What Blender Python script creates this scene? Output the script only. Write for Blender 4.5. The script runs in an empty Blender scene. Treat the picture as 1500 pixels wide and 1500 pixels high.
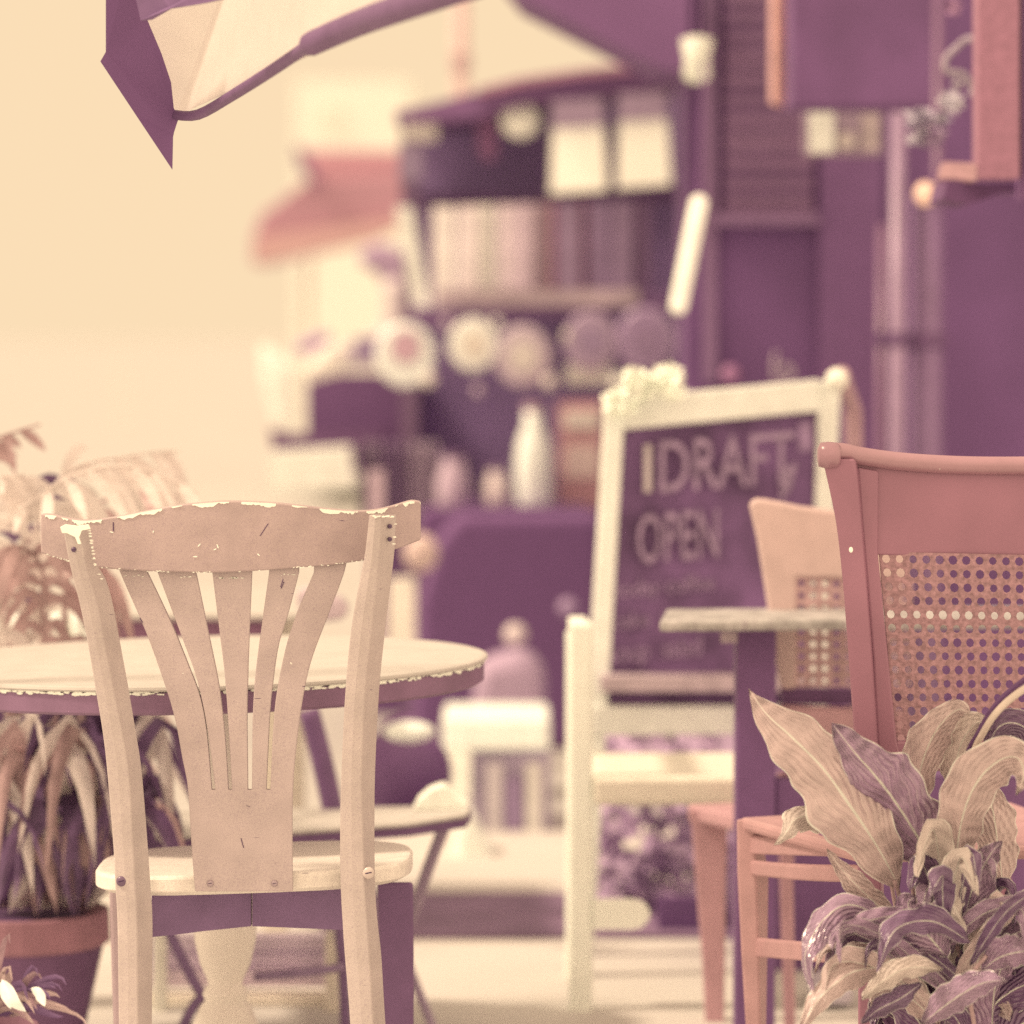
import bpy, bmesh, math, random
from mathutils import Vector, Matrix
random.seed(7)
R = math.radians
scene = bpy.context.scene
C = scene.collection
# ------------------------------------------------------------------ camera
H = 1.155
FPX = 5625.0
PITCH = math.atan(280/FPX)
cam_d = bpy.data.cameras.new('camera'); cam = bpy.data.objects.new('camera', cam_d); C.objects.link(cam)
cam.location = (0, 0, H); cam.rotation_euler = (math.pi/2-PITCH, 0, 0)
cam_d.lens = 135; cam_d.sensor_width = 36; cam_d.clip_start = .1; cam_d.clip_end = 500
cam_d.dof.use_dof = True; cam_d.dof.focus_distance = 4.93; cam_d.dof.aperture_fstop = 2.6
scene.camera = cam
# ------------------------------------------------------------------ light
w = bpy.data.worlds.new('World'); scene.world = w; w.use_nodes = True
nt = w.node_tree; nt.nodes.clear()
out = nt.nodes.new('ShaderNodeOutputWorld'); bg = nt.nodes.new('ShaderNodeBackground')
tc = nt.nodes.new('ShaderNodeTexCoord'); sp = nt.nodes.new('ShaderNodeSeparateXYZ')
mr = nt.nodes.new('ShaderNodeMapRange'); mx = nt.nodes.new('ShaderNodeMix'); mx.data_type = 'RGBA'
nt.links.new(tc.outputs['Generated'], sp.inputs[0]); nt.links.new(sp.outputs['Y'], mr.inputs['Value'])
mr.inputs['From Min'].default_value = .75; mr.inputs['From Max'].default_value = -.35
nt.links.new(mr.outputs[0], mx.inputs['Factor'])
mx.inputs['A'].default_value = (.965, .735, .475, 1)      # hazy cream sky ahead
mx.inputs['B'].default_value = (1.80, 1.30, .87, 1)       # brighter, pinker sky behind the camera
nt.links.new(mx.outputs['Result'], bg.inputs['Color']); bg.inputs['Strength'].default_value = 1.0
nt.links.new(bg.outputs[0], out.inputs['Surface'])
sd = bpy.data.lights.new('sun', 'SUN'); sun = bpy.data.objects.new('sun', sd); C.objects.link(sun)
sd.energy = 3.6; sd.angle = R(6); sd.color = (1, .77, .53)
sun.rotation_euler = (R(5), R(-38), 0)                 # high, a little to the left
scene.view_settings.view_transform = 'Standard'; scene.view_settings.look = 'None'
scene.view_settings.exposure = 0; scene.view_settings.gamma = 1
scene.cycles.use_denoising = False
scene.cycles.max_bounces = 6

# ------------------------------------------------------------------ helpers
def P(px, py, y):
    dx = (px-750); dz = (750-py)
    cp, s = math.cos(PITCH), math.sin(PITCH)
    v = Vector((dx, cp*FPX + s*dz, -s*FPX + cp*dz))
    return Vector((0, 0, H)) + v*(y/v.y)
def lin(c):
    c /= 255.0
    return c/12.92 if c <= .04045 else ((c+.055)/1.055)**2.4
LREF = (1.20, .86, .58)
def alb(hexs, k=1.0):
    if hexs[0] == '#': return tuple(k*float(q) for q in hexs[1:].split(','))
    rgb = [int(hexs[i:i+2], 16) for i in (0, 2, 4)]
    if sum(rgb) < 390: k = (1+(k-1)*.4)*.80
    a = [k*lin(c)/l for c, l in zip(rgb, LREF)]
    m = max(1.0, max(a)/.95)
    return tuple(x/m for x in a)
_m = {}
def M(hexs, rough=.6, var=.08, scale=30, bump=.0, spec=.4, trans=0, emit=0, kind=None, k=1.0):
    key = (hexs, rough, var, scale, bump, spec, trans, emit, kind, k)
    if key in _m: return _m[key]
    m = bpy.data.materials.new('mat_%s' % (kind or hexs)); m.use_nodes = True
    n = m.node_tree.nodes; L = m.node_tree.links; b = n['Principled BSDF']
    col = alb(hexs, k)
    b.inputs['Roughness'].default_value = rough; b.inputs['Specular IOR Level'].default_value = spec
    t = n.new('ShaderNodeTexCoord')
    no = n.new('ShaderNodeTexNoise'); no.inputs['Scale'].default_value = scale; no.inputs['Detail'].default_value = 5
    L.new(t.outputs['Object'], no.inputs['Vector'])
    mp = n.new('ShaderNodeMapRange'); L.new(no.outputs['Fac'], mp.inputs['Value'])
    mp.inputs['From Min'].default_value = .3; mp.inputs['From Max'].default_value = .7
    mp.inputs['To Min'].default_value = 1-var*1.6; mp.inputs['To Max'].default_value = 1+var*.9
    hs = n.new('ShaderNodeHueSaturation'); hs.inputs['Color'].default_value = (*col, 1)
    L.new(mp.outputs[0], hs.inputs['Value'])
    last = hs.outputs[0]
    hsrc = no.outputs['Fac']
    def mixin(fac, c, prev):
        q = n.new('ShaderNodeMix'); q.data_type = 'RGBA'; L.new(fac, q.inputs['Factor'])
        L.new(prev, q.inputs['A'])
        if isinstance(c, tuple): q.inputs['B'].default_value = (*c, 1)
        else: L.new(c, q.inputs['B'])
        return q.outputs['Result']
    def ramp(src, a, bb):
        q = n.new('ShaderNodeMapRange'); L.new(src, q.inputs['Value'])
        q.inputs['From Min'].default_value = a; q.inputs['From Max'].default_value = bb
        return q.outputs[0]
    if kind in ('paint', 'paint_rim'):
        # worn gloss paint: pale chips, fine dark scratches, brush grain
        n2 = n.new('ShaderNodeTexNoise'); n2.inputs['Scale'].default_value = 75; n2.inputs['Detail'].default_value = 3
        L.new(t.outputs['Object'], n2.inputs['Vector'])
        last = mixin(ramp(n2.outputs['Fac'], .78, .79), alb('fbdfb4', 1.15), last)
        mpg = n.new('ShaderNodeMapping'); mpg.inputs['Scale'].default_value = (22, 22, 260); mpg.inputs['Rotation'].default_value = (0, .9, 0)
        L.new(t.outputs['Object'], mpg.inputs['Vector'])
        n3 = n.new('ShaderNodeTexNoise'); n3.inputs['Scale'].default_value = 1.2; n3.inputs['Detail'].default_value = 2
        L.new(mpg.outputs[0], n3.inputs['Vector'])
        last = mixin(ramp(n3.outputs['Fac'], .775, .80), alb('5c3a4c'), last)
        n4 = n.new('ShaderNodeTexNoise'); n4.inputs['Scale'].default_value = 900; n4.inputs['Detail'].default_value = 1
        L.new(t.outputs['Object'], n4.inputs['Vector'])
        last = mixin(ramp(n4.outputs['Fac'], .45, 1.15), alb('8a5f6c'), last)
        hsrc = n2.outputs['Fac']
    if kind == 'wood':
        mpg = n.new('ShaderNodeMapping'); mpg.inputs['Scale'].default_value = (60, 60, 5)
        L.new(t.outputs['Object'], mpg.inputs['Vector'])
        n3 = n.new('ShaderNodeTexNoise'); n3.inputs['Scale'].default_value = 2; n3.inputs['Detail'].default_value = 6
        L.new(mpg.outputs[0], n3.inputs['Vector'])
        last = mixin(ramp(n3.outputs['Fac'], .5, .95), alb('7a4a58'), last)
        n2 = n.new('ShaderNodeTexNoise'); n2.inputs['Scale'].default_value = 55
        L.new(t.outputs['Object'], n2.inputs['Vector'])
        last = mixin(ramp(n2.outputs['Fac'], .775, .785), alb('fbe2be'), last)
        hsrc = n3.outputs['Fac']
    if kind == 'louvre':
        wv = n.new('ShaderNodeTexWave'); wv.bands_direction = 'Z'; wv.inputs['Scale'].default_value = 6.5; wv.inputs['Distortion'].default_value = .6
        L.new(t.outputs['Object'], wv.inputs['Vector'])
        last = mixin(ramp(wv.outputs['Fac'], .2, 1.3), alb('aa7680'), last)
    if kind == 'leaf':
        uv = n.new('ShaderNodeTexCoord'); s2 = n.new('ShaderNodeSeparateXYZ'); L.new(uv.outputs['UV'], s2.inputs[0])
        def mth(op, a, bb=None):
            q = n.new('ShaderNodeMath'); q.operation = op
            for i, v in enumerate((a, bb)):
                if v is None: continue
                if isinstance(v, (int, float)): q.inputs[i].default_value = v
                else: L.new(v, q.inputs[i])
            return q.outputs[0]
        av = mth('ABSOLUTE', mth('SUBTRACT', s2.outputs['Y'], .5))
        nn = n.new('ShaderNodeTexNoise'); nn.inputs['Scale'].default_value = 14; L.new(t.outputs['Object'], nn.inputs['Vector'])
        ph = mth('ADD', mth('SUBTRACT', mth('MULTIPLY', s2.outputs['X'], 8.0), mth('MULTIPLY', av, 9.5)), mth('MULTIPLY', nn.outputs['Fac'], 3.2))
        st = mth('SINE', mth('MULTIPLY', ph, 6.283))
        fine = mth('SINE', mth('MULTIPLY', ph, 21.0))
        hsrc = mth('ADD', st, mth('MULTIPLY', fine, .12))
        last = mixin(mth('MULTIPLY', ramp(st, .6, 2.2), ramp(nn.outputs['Fac'], .35, .7)), alb('e6c39c'), last)
        last = mixin(ramp(fine, .3, 3.0), alb('6b4358'), last)
        last = mixin(ramp(av, .022, .010), alb('ecd0a8'), last)
        last = mixin(ramp(av, .470, .497), alb('f3d8b0'), last)
    L.new(last, b.inputs['Base Color'])
    if bump:
        bp = n.new('ShaderNodeBump'); bp.inputs['Strength'].default_value = bump; bp.inputs['Distance'].default_value = .004
        L.new(hsrc, bp.inputs['Height']); L.new(bp.outputs[0], b.inputs['Normal'])
    if emit:
        b.inputs['Emission Color'].default_value = (*[lin(int(hexs[i:i+2], 16)) for i in (0, 2, 4)], 1); b.inputs['Emission Strength'].default_value = emit
    if trans:
        tr = n.new('ShaderNodeBsdfTranslucent'); L.new(last, tr.inputs['Color'])
        ms = n.new('ShaderNodeMixShader'); ms.inputs[0].default_value = trans
        o = n['Material Output']; L.new(b.outputs[0], ms.inputs[1]); L.new(tr.outputs[0], ms.inputs[2]); L.new(ms.outputs[0], o.inputs['Surface'])
    _m[key] = m
    return m

def wloc(o):
    v = Vector((0, 0, 0))
    while o: v += o.location; o = o.parent
    return v
def thing(name, label, cat, loc, group=None):
    o = bpy.data.objects.new(name, None); C.objects.link(o); o.location = loc; o.empty_display_size = .1
    o['label'] = label; o['category'] = cat
    if group: o['group'] = group
    return o
def tag(o, label, cat, group=None):
    o['label'] = label; o['category'] = cat
    if group: o['group'] = group
    return o
def obj(name, g, mat, parent=None, smooth=False, bevel=0, uv=None, seg=2, origin=None, label=None):
    vs, fs = g[0], g[1]
    me = bpy.data.meshes.new(name)
    if parent: base = wloc(parent)
    elif origin: base = Vector(origin)
    else:
        xs = [v[0] for v in vs]; ys = [v[1] for v in vs]; zs = [v[2] for v in vs]
        base = Vector(((min(xs)+max(xs))/2, (min(ys)+max(ys))/2, min(zs)))
    me.from_pydata([tuple(Vector(v)-base) for v in vs], [], fs)
    me.validate(); 
    bm = bmesh.new(); bm.from_mesh(me); bmesh.ops.recalc_face_normals(bm, faces=bm.faces); bm.to_mesh(me); bm.free()
    if len(g) > 2 and g[2]:
        l = me.uv_layers.new(name='UVMap')
        for lp in me.loops: l.data[lp.index].uv = g[2][lp.vertex_index]
    me.materials.append(mat)
    o = bpy.data.objects.new(name, me); C.objects.link(o)
    if parent: o.parent = parent
    else: o.location = base
    if smooth:
        for p in me.polygons: p.use_smooth = True
    if bevel:
        bmod = o.modifiers.new('bevel', 'BEVEL'); bmod.width = bevel; bmod.segments = seg; bmod.limit_method = 'ANGLE'; bmod.angle_limit = R(35)
        bmod.harden_normals = False
    if label: o['label'] = label
    return o
def struct(name, g, mat, **k):
    o = obj(name, g, mat, **k); o['kind'] = 'structure'; return o
def join(*gs):
    V, F, U = [], [], []
    anyuv = any(len(g) > 2 and g[2] for g in gs)
    for g in gs:
        n = len(V); V += list(g[0]); F += [[i+n for i in f] for f in g[1]]
        if anyuv: U += (g[2] if len(g) > 2 and g[2] else [(0, 0)]*len(g[0]))
    return (V, F, U) if anyuv else (V, F)
def prism(pts3, off):
    n = len(pts3); off = Vector(off)
    V = [Vector(p) for p in pts3]+[Vector(p)+off for p in pts3]
    F = [list(range(n)), list(range(2*n-1, n-1, -1))]+[[i, (i+1) % n, n+(i+1) % n, n+i] for i in range(n)]
    return V, F
def ppoly(pts, y, thick, back=None):
    """outline in picture measures standing at distance y (or per-point y), thick deep"""
    q = [P(p[0], p[1], p[2] if len(p) > 2 else y) for p in pts]
    return prism(q, (0, thick, 0))
def rect(x0, y0, x1, y1, y, thick, ya=None):
    yb = y if ya is None else ya
    return ppoly([(x0, y0, y), (x1, y0, yb), (x1, y1, yb), (x0, y1, y)], y, thick)
def box(x0, x1, y0, y1, z0, z1):
    return prism([(x0, y0, z0), (x1, y0, z0), (x1, y0, z1), (x0, y0, z1)], (0, y1-y0, 0))
def loft(secs, caps=True):
    n = len(secs[0]); V = []; F = []
    for s in secs: V += [Vector(p) for p in s]
    for i in range(len(secs)-1):
        for j in range(n):
            a = i*n+j; b = i*n+(j+1) % n
            F.append([a, b, b+n, a+n])
    if caps: F.append(list(range(n-1, -1, -1))); F.append([len(V)-n+j for j in range(n)])
    return V, F
def cr(pts, sub=6):
    """Catmull-Rom through tuples of numbers"""
    pts = [tuple(p) for p in pts]; o = []
    for i in range(len(pts)-1):
        p0 = pts[max(i-1, 0)]; p1 = pts[i]; p2 = pts[i+1]; p3 = pts[min(i+2, len(pts)-1)]
        for s in range(sub):
            t = s/sub
            o.append(tuple(.5*((2*b)+(-a+c)*t+(2*a-5*b+4*c-d)*t*t+(-a+3*b-3*c+d)*t**3) for a, b, c, d in zip(p0, p1, p2, p3)))
    o.append(pts[-1]); return o
def tube(pts, r, n=10, caps=True):
    pts = [Vector(p) for p in pts]; secs = []
    rs = r if isinstance(r, (list, tuple)) else [r]*len(pts)
    up = None
    for i, p in enumerate(pts):
        t = (pts[min(i+1, len(pts)-1)]-pts[max(i-1, 0)]).normalized()
        if up is None:
            up = Vector((0, 0, 1)) if abs(t.z) < .9 else Vector((1, 0, 0))
        a = t.cross(up).normalized(); b = a.cross(t).normalized(); up = b
        secs.append([p+(a*math.cos(2*math.pi*k/n)+b*math.sin(2*math.pi*k/n))*rs[i] for k in range(n)])
    return loft(secs, caps)
def lathe(prof, c, n=32):
    c = Vector(c)
    return loft([[c+Vector((r*math.cos(2*math.pi*k/n), r*math.sin(2*math.pi*k/n), z)) for k in range(n)] for r, z in prof])
def ball(c, r, sx=1, sy=1, sz=1, n=20):
    prof = [(r*math.sin(math.pi*i/12)+1e-4, -r*math.cos(math.pi*i/12)) for i in range(13)]
    V, F = lathe(prof, (0, 0, 0), n)
    return [Vector((v.x*sx, v.y*sy, v.z*sz))+Vector(c) for v in V], F
def ribbon(cols, thick, bow=0):
    secs = []
    for x, yt, yb, d in cols:
        a = P(x, yt, d); b = P(x, yb, d); o = Vector((0, thick, 0))
        secs.append([a, a+o, b+o, b])
    return loft(secs)
def hand_noise(i, k=1.0): return k*math.sin(i*12.9898+4.1)*.5

def leaf(mid, W, fold=.25, wave=.04, roll=0, N=22, J=4, wav_n=3.0, prof=None, crk=0.0):
    """leaf blade along a midrib of (px, py, y) points from base to tip; W widest width in metres"""
    pts = [P(*p) for p in mid]
    pts = [Vector(p) for p in cr(pts, 6)]
    L_ = [0]
    for i in range(1, len(pts)): L_.append(L_[-1]+(pts[i]-pts[i-1]).length)
    tot = L_[-1]
    def at(s):
        s = max(0, min(tot, s))
        for i in range(1, len(pts)):
            if L_[i] >= s:
                f = (s-L_[i-1])/max(1e-9, L_[i]-L_[i-1]); return pts[i-1].lerp(pts[i], f)
        return pts[-1]
    V, F, U = [], [], []
    ph = random.random()*6
    for i in range(N+1):
        u = i/N; c = at(u*tot); t = (at(u*tot+tot*.02)-at(u*tot-tot*.02)).normalized()
        s = t.cross(Vector((0, 1, 0)))
        if s.length < .15: s = Vector((1, 0, 0))
        s.normalize(); nrm = s.cross(t).normalized()
        rot = Matrix.Rotation(roll, 3, t); s = rot @ s; nrm = rot @ nrm
        wd = W*(math.sin(math.pi*min(1, u**.82))**.85 if 0 < u < 1 else 0.0)*(1+crk*60*math.sin(u*17+ph)+crk*35*math.sin(u*41+ph*2))+.0006
        if prof: wd = W*prof(u)+.0006
        for j in range(-J, J+1):
            f = j/J
            hgt = abs(f)*fold*wd*.5 + wave*W*math.sin(u*wav_n*6.28+ph+(2 if j > 0 else 0))*f*f + crk*math.sin(6.283*(7*u-5.0*abs(f))+ph)*min(1, abs(f)*3)
            V.append(c+s*(f*wd*.5*math.cos(fold*.8))+nrm*hgt); U.append((u, .5+.5*f))
    n = 2*J+1
    for i in range(N):
        for j in range(2*J): a = i*n+j; F.append([a, a+1, a+n+1, a+n])
    return V, F, U
def stalk(mid, r0, r1):
    p = cr([tuple(P(*q)) for q in mid], 5); m = len(p)
    return tube(p, [r0+(r1-r0)*i/(m-1) for i in range(m)], 8)

# ------------------------------------------------------------------ colours (as the things look in the open shade)
CREAM, PURP, TERRA, MAUVE = 'fbe0b8', '82506e', 'cd8c80', 'a87a84'
m_wall = M('845270', rough=.8, var=.16, scale=3, k=1.0)
m_wall_b = M('8a5872', rough=.8, var=.06, scale=5)
m_dark = M('86546e', rough=.75, var=.05, scale=8, k=1.9)
m_cream = M(CREAM, rough=.6, var=.03, k=1.0)
m_ground = M('#.56,.55,.54', rough=.85, var=.05, scale=2.2, bump=.2)

# ------------------------------------------------------------------ setting
struct('ground', ([(-120, -20, 0), (120, -20, 0), (120, 220, 0), (-120, 220, 0)], [[0, 1, 2, 3]]), M('#.425,.42,.415', rough=.9, var=.03, scale=1.5), origin=(0, 0, 0))
struct('terrace', box(-6, 6, -2, 8.9, .0, .006), m_ground)  # paler colour makes up for the shade on the nearer ground
# joints of the paving are too faint to read; the darker strip before the stall is a painted cast shadow
struct('shadow_strip', box(-.36, .50, 7.1, 7.62, .006, .016), M('9c7078', rough=.8, var=.15, scale=6), bevel=.003)

# --------------------------------------------------------------- right-hand building (dark front, y about 9)
YB = 9.0
t = thing('cafe_building', 'dark purple cafe front with shuttered bay behind the easel board', 'building', (1.0, YB, 0))
wx0 = P(1003, 600, YB).x
obj('wall', box(wx0, 4.0, YB, YB+.4, 0, 3.2), m_wall, t)
o = obj('shutter', rect(1062, -60, 1190, 330, YB-.03, .03), M('86546e', kind='louvre', rough=.7, var=.05), t)
# real slats on the shutter
sl = [rect(1066, yy, 1186, yy+9, YB-.045, .02) for yy in range(-50, 320, 24)]
obj('slat', join(*sl), M('9a6a78', rough=.6), o)
obj('ledge', rect(1050, 312, 1200, 330, YB-.07, .07), M('98687a', rough=.7), t)
obj('corner_trim', rect(1030, -80, 1050, 560, YB-.03, .05), M('966678', rough=.6), t)
obj('door', rect(1200, 170, 1292, 900, YB-.02, .03), M('84526e', rough=.5, var=.05, k=1.2), t)
obj('awning', ppoly([(765, -4), (720, -60), (1010, -60), (1010, 105), (965, 98)], 8.7, .5), M('885670', rough=.8, var=.05, scale=6, k=1.3), t)
# lower part of the cafe front seen between the furniture
obj('plinth', rect(1003, 1040, 1500, 1170, YB-.04, .04), M('8c5c74', rough=.8), t)

def tagged_tube(name, label, cat, pts, r, mat, group=None, **k):
    return tag(obj(name, tube(pts, r, 14), mat, smooth=True), label, cat, group)
pz = P(1300, 600, 8.6)
def vpipe(x0, x1, ytop, hexs, label, y):
    xa = P(x0, 400, y).x; xb = P(x1, 400, y).x; r = (xb-xa)/2
    zt = P(x0, ytop, y).z
    r_ = thing('drainpipe', label, 'pipe', ((xa+xb)/2, y, 0), 'pipes up the cafe wall')
    obj('pipe', tube([((xa+xb)/2, y, 0), ((xa+xb)/2, y, zt)], r, 16), M(hexs, rough=.35, spec=.5, var=.05), r_, smooth=True)
    for z in (1.1, .5):
        obj('bracket', tube([((xa+xb)/2, y, z), ((xa+xb)/2, y, z+.03)], r*1.2, 16), M('84546c', rough=.5), r_)
    return r_
vpipe(1303, 1326, 155, 'a67a80', 'slim lighter drainpipe left of the thick pipe on the cafe wall', 8.55)
vpipe(1330, 1384, 285, '96667a', 'thick mauve drainpipe below the small orange lamp', 8.6)
vpipe(1284, 1300, 330, '94606e', 'thinnest reddish pipe beside the dark door', 8.7)
vpipe(1366, 1378, -60, '94606e', 'thin pipe running up behind the flowers in the window box', 8.7)
# hanging sign box, light plaque, banner
tag(obj('sign_box', rect(1160, -80, 1366, 156, 7.9, .22), M('82506c', rough=.7, var=.14, scale=7, k=1.2), bevel=.006), 'large blank dark sign box hanging above the pale plaque', 'sign')
pl = thing('wall_plaque', 'pale blotchy plaque under the dark sign box', 'plaque', P(1235, 230, 8.3))
obj('board', rect(1178, 158, 1292, 228, 8.3, .03), M('b58c88', rough=.6, var=.2, scale=10), pl, bevel=.004)
obj('picture', join(rect(1186, 164, 1222, 224, 8.29, .006)), M('f6dbb4', rough=.6, k=1.1), pl)
obj('picture', join(ppoly([(1240+14*math.cos(a), 206+13*math.sin(a)) for a in [k*.628 for k in range(10)]], 8.29, .006)), M('dcb89a', rough=.6), pl)
obj('picture', rect(1262, 166, 1288, 220, 8.29, .006), M('cfa892', rough=.6, var=.2), pl)
bz = cr([(1140, -60), (1143, 20), (1140, 90), (1146, 150)], 5)
tag(obj('banner', ribbon([(x-13, 0, 0, 8) for x, _ in []] or [(1128, -60, 150, 8.4), (1136, -60, 154, 8.37), (1146, -60, 156, 8.4), (1157, -60, 150, 8.37)], .01), M('dc9c84', rough=.8, var=.12, scale=14, k=1.1)), 'narrow orange cloth banner hanging beside the sign box', 'banner')
# lantern
ln = thing('hanging_lantern', 'small pale lantern hanging under the dark awning', 'lantern', P(1021, 120, 8.4))
c0 = P(1021, 88, 8.4)
obj('shade', lathe([(.012, .052), (.036, .045), (.027, 0), (.031, -.035), (.018, -.05)], c0, 20), M('fbdfb6', rough=.4, k=1.15, trans=.3), ln, smooth=True)
obj('cord', tube([c0+Vector((0, 0, .05)), c0+Vector((0, 0, .35))], .003, 6), m_dark, ln)
# lamp tube
a = P(1024, 298, 8.0); b = P(994, 448, 8.0)
dn = (b-a).normalized(); rr = .0185
prof = [0.35, .75, .95, 1, 1, .95, .75, .35]; offs = [-.95, -.7, -.35, 0, 0, .35, .7, .95]
tp = [a+dn*(rr*q) for q in offs[:4]]+[b+dn*(rr*q) for q in offs[4:]]
tl = thing('tube_lamp', 'bright glowing tube lamp hanging aslant beside the dark wall', 'lamp', b)
obj('tube', tube(tp, [rr*q for q in prof], 16), M(CREAM, rough=.4, emit=.35, k=1.0), tl, smooth=True)
obj('wire', tube([a, P(1030, 90, 8.2)], .002, 6), m_dark, tl)
# small orange lamp
sl_ = thing('wall_lamp', 'little orange lamp at the foot of the window frame', 'lamp', P(1355, 300, 7.9))
obj('bulb', ball(P(1355, 284, 7.9), .022, 1, 1, 1.15), M('f2b890', rough=.4, emit=.25, k=1.1), sl_, smooth=True)
obj('arm', tube([P(1358, 272, 7.9), P(1372, 262, 8.6)], .005, 6), m_dark, sl_)
# small terracotta spot and chalk mark on the dark wall
tag(obj('door_knob', ball(P(1070, 548, YB-.03), .022), M('a8697a', rough=.4), smooth=True), 'small reddish knob on the dark wall left of the chalk mark', 'knob')
ck = cr([(1137, 516), (1134, 535), (1137, 556), (1150, 560), (1161, 548), (1155, 536), (1142, 542)], 6)
tag(obj('chalk_mark', tube([P(x, y, YB-.03) for x, y in ck], .0042, 6), M('c9a494', rough=.9)), 'chalk numeral 6 on the dark wall above the easel board', 'mark')

# window box frame top right (nearer)
YW = 6.3
wf = thing('window_frame', 'pinkish wooden window frame jutting out at the top right', 'window', P(1440, 270, YW))
mw = M('#.33,.17,.265', rough=.65, var=.10, scale=60, bump=.1)
obj('post', rect(1432, -80, 1494, 262, YW, .07), mw, wf, bevel=.003)
obj('sill', prism([P(1386, 236, YW+.25), P(1431.5, 238, YW+.0), P(1431.5, 266, YW+.0), P(1379, 262, YW+.25)], (0, .08, 0)), M('c08478', rough=.7, var=.08, k=.8), wf, bevel=.003)
obj('back_panel', rect(1500, -80, 1800, 290, YW+.02, .1), m_dark, wf)
obj('bracket', ppoly([(1386, 268), (1560, 268), (1560, 274), (1470, 282), (1420, 300), (1380, 292)], YW+.12, .2), M('7e4c66', rough=.7), wf)
# flowers / vine
vn = thing('flower_garland', 'twisted pale dried flower garland hanging in the window frame', 'garland', P(1390, 230, 6.9))
g = []
path = cr([(1432, 55), (1410, 62), (1392, 78), (1382, 98), (1395, 105), (1412, 112), (1425, 125), (1420, 140)], 8)
g.append(tube([P(x+hand_noise(i, 4), y+hand_noise(i+9, 4), 6.8) for i, (x, y) in enumerate(path)], .0058, 7))
path = cr([(1392, 108), (1402, 118), (1396, 128), (1410, 120), (1400, 132)], 8)
g.append(tube([P(x, y, 6.85) for x, y in path], .004, 7))
obj('vine', join(*g), M('b8968c', rough=.8, var=.25, scale=60), vn)
def petal_cluster(cx, cy, r, n, y, sz, seed):
    rnd = random.Random(seed); gg = []
    for i in range(n):
        a_ = rnd.random()*6.28; q = r*math.sqrt(rnd.random()); c = P(cx+q*math.cos(a_), cy+q*math.sin(a_)*.8, y+rnd.uniform(-.05, .05))
        d = Vector((rnd.uniform(-1, 1), rnd.uniform(-1, 1), rnd.uniform(-1, 1))).normalized(); e = d.orthogonal().normalized(); s_ = sz*rnd.uniform(.6, 1.3)
        gg.append(([c-d*s_, c+e*s_*.6, c+d*s_, c-e*s_*.6], [[0, 1, 2, 3]]))
    return join(*gg)
for cx, cy, r, n, hx in ((1393, 150, 16, 60, 'd0b0a0'), (1345, 172, 18, 70, 'c4a49a'), (1360, 196, 24, 60, 'a87e84'), (1320+55, 175, 12, 30, 'c0a098'), (1345, 200, 16, 30, 'ccac9e'), (1395, 10, 12, 22, 'a8707c')):
    obj('flower', petal_cluster(cx, cy, r, n, 6.85, .011, cx), M(hx, rough=.8, var=.25, scale=40), vn)
# ------------------------------------------------------------------ the stall behind (y about 11)
YS = 11.0
st = thing('market_stall', 'dark stall under a curved brown awning behind the cafe tables', 'stall', P(780, 1050, YS))
obj('back_panel', ppoly([(588, 168), (740, 128), (1003, 100), (1003, 1060), (612, 1060), (612, 300), (588, 290)], YS+.35, .1), M('a87c90', rough=.8, var=.15, scale=5), st)
aw = [(580, 163, 178, YS-.2), (640, 150, 178, YS-.25), (700, 134, 172, YS-.3), (760, 119, 152, YS-.33), (850, 106, 138, YS-.36), (930, 98, 130, YS-.38), (1003, 92, 124, YS-.4)]
obj('awning', ribbon(aw, .7), M('8a5670', rough=.8, var=.08), st)
obj('awning_trim', ribbon([(x, yt-5, yt+6, d-.02) for x, yt, yb, d in aw[2:]], .02), M('b9787c', rough=.8, var=.08), st)
obj('shelf', ppoly([(600, 455), (1000, 428), (1000, 452), (600, 482)], YS-.36, .65), M('8c5c74', rough=.7), st, bevel=.004)
obj('beam', ppoly([(600, 282), (800, 290), (1000, 272), (1000, 292), (800, 306), (600, 298)], YS+.1, .2), M('86566e', rough=.7), st)
obj('side_post', rect(588, 175, 612, 1060, YS-.05, .08), M('9a6c78', rough=.7), st)
obj('counter', ppoly([(612, 752), (650, 742), (1003, 742), (1003, 1060), (612, 1060)], YS-.3, .5), M('84526e', rough=.8, var=.04, k=1.7), st, bevel=.01)
# side wing with drapes left of the stall
obj('side_wing', ppoly([(450, 560), (500, 548), (612, 548), (612, 1060), (540, 1060), (540, 700), (450, 660)], YS+.2, .15), M('86546e', rough=.8, k=1.25), st)
obj('side_rail', ppoly([(395, 628), (420, 636), (560, 632), (560, 656), (400, 662)], YS+.1, .05), M('8c5a70', rough=.8), st)
# blinds
for i, (x0, x1, y0, y1, lab) in enumerate(((806, 890, 150, 284, 'left'), (903, 983, 140, 276, 'right'))):
    bl = thing('window_blind', '%s of the two bright paper blinds under the stall awning' % lab, 'blind', P((x0+x1)/2, y1, YS-.1), 'bright blinds of the stall')
    obj('sheet', ppoly([(x0+5, y0), (x1-8, y0-4), (x1, y1-6), (x0, y1)], YS-.36, .012), M('fbdfb4', rough=.6, var=.03, k=1.25, emit=.35), bl)  # emission stands in for light coming through the paper
    obj('shade_band', ppoly([(x0+2, y0-2), (x1-6, y0-6), (x1-6, y0+34), (x0+2, y0+38)], YS-.39, .02), M('b58c8c', rough=.7), bl)  # awning shade on the blind top, painted as a mauve band
lt = thing('globe_lantern', 'round pale lantern under the awning left of the blinds', 'lantern', P(762, 205, YS-.2))
obj('globe', ball(P(762, 176, YS-.2), .054, 1, 1, .95), M('fbdfb4', rough=.5, k=1.2, emit=.1), lt, smooth=True)
obj('cap', lathe([(.02, 0), (.02, .02)], P(762, 152, YS-.2), 12), m_dark, lt)
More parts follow.
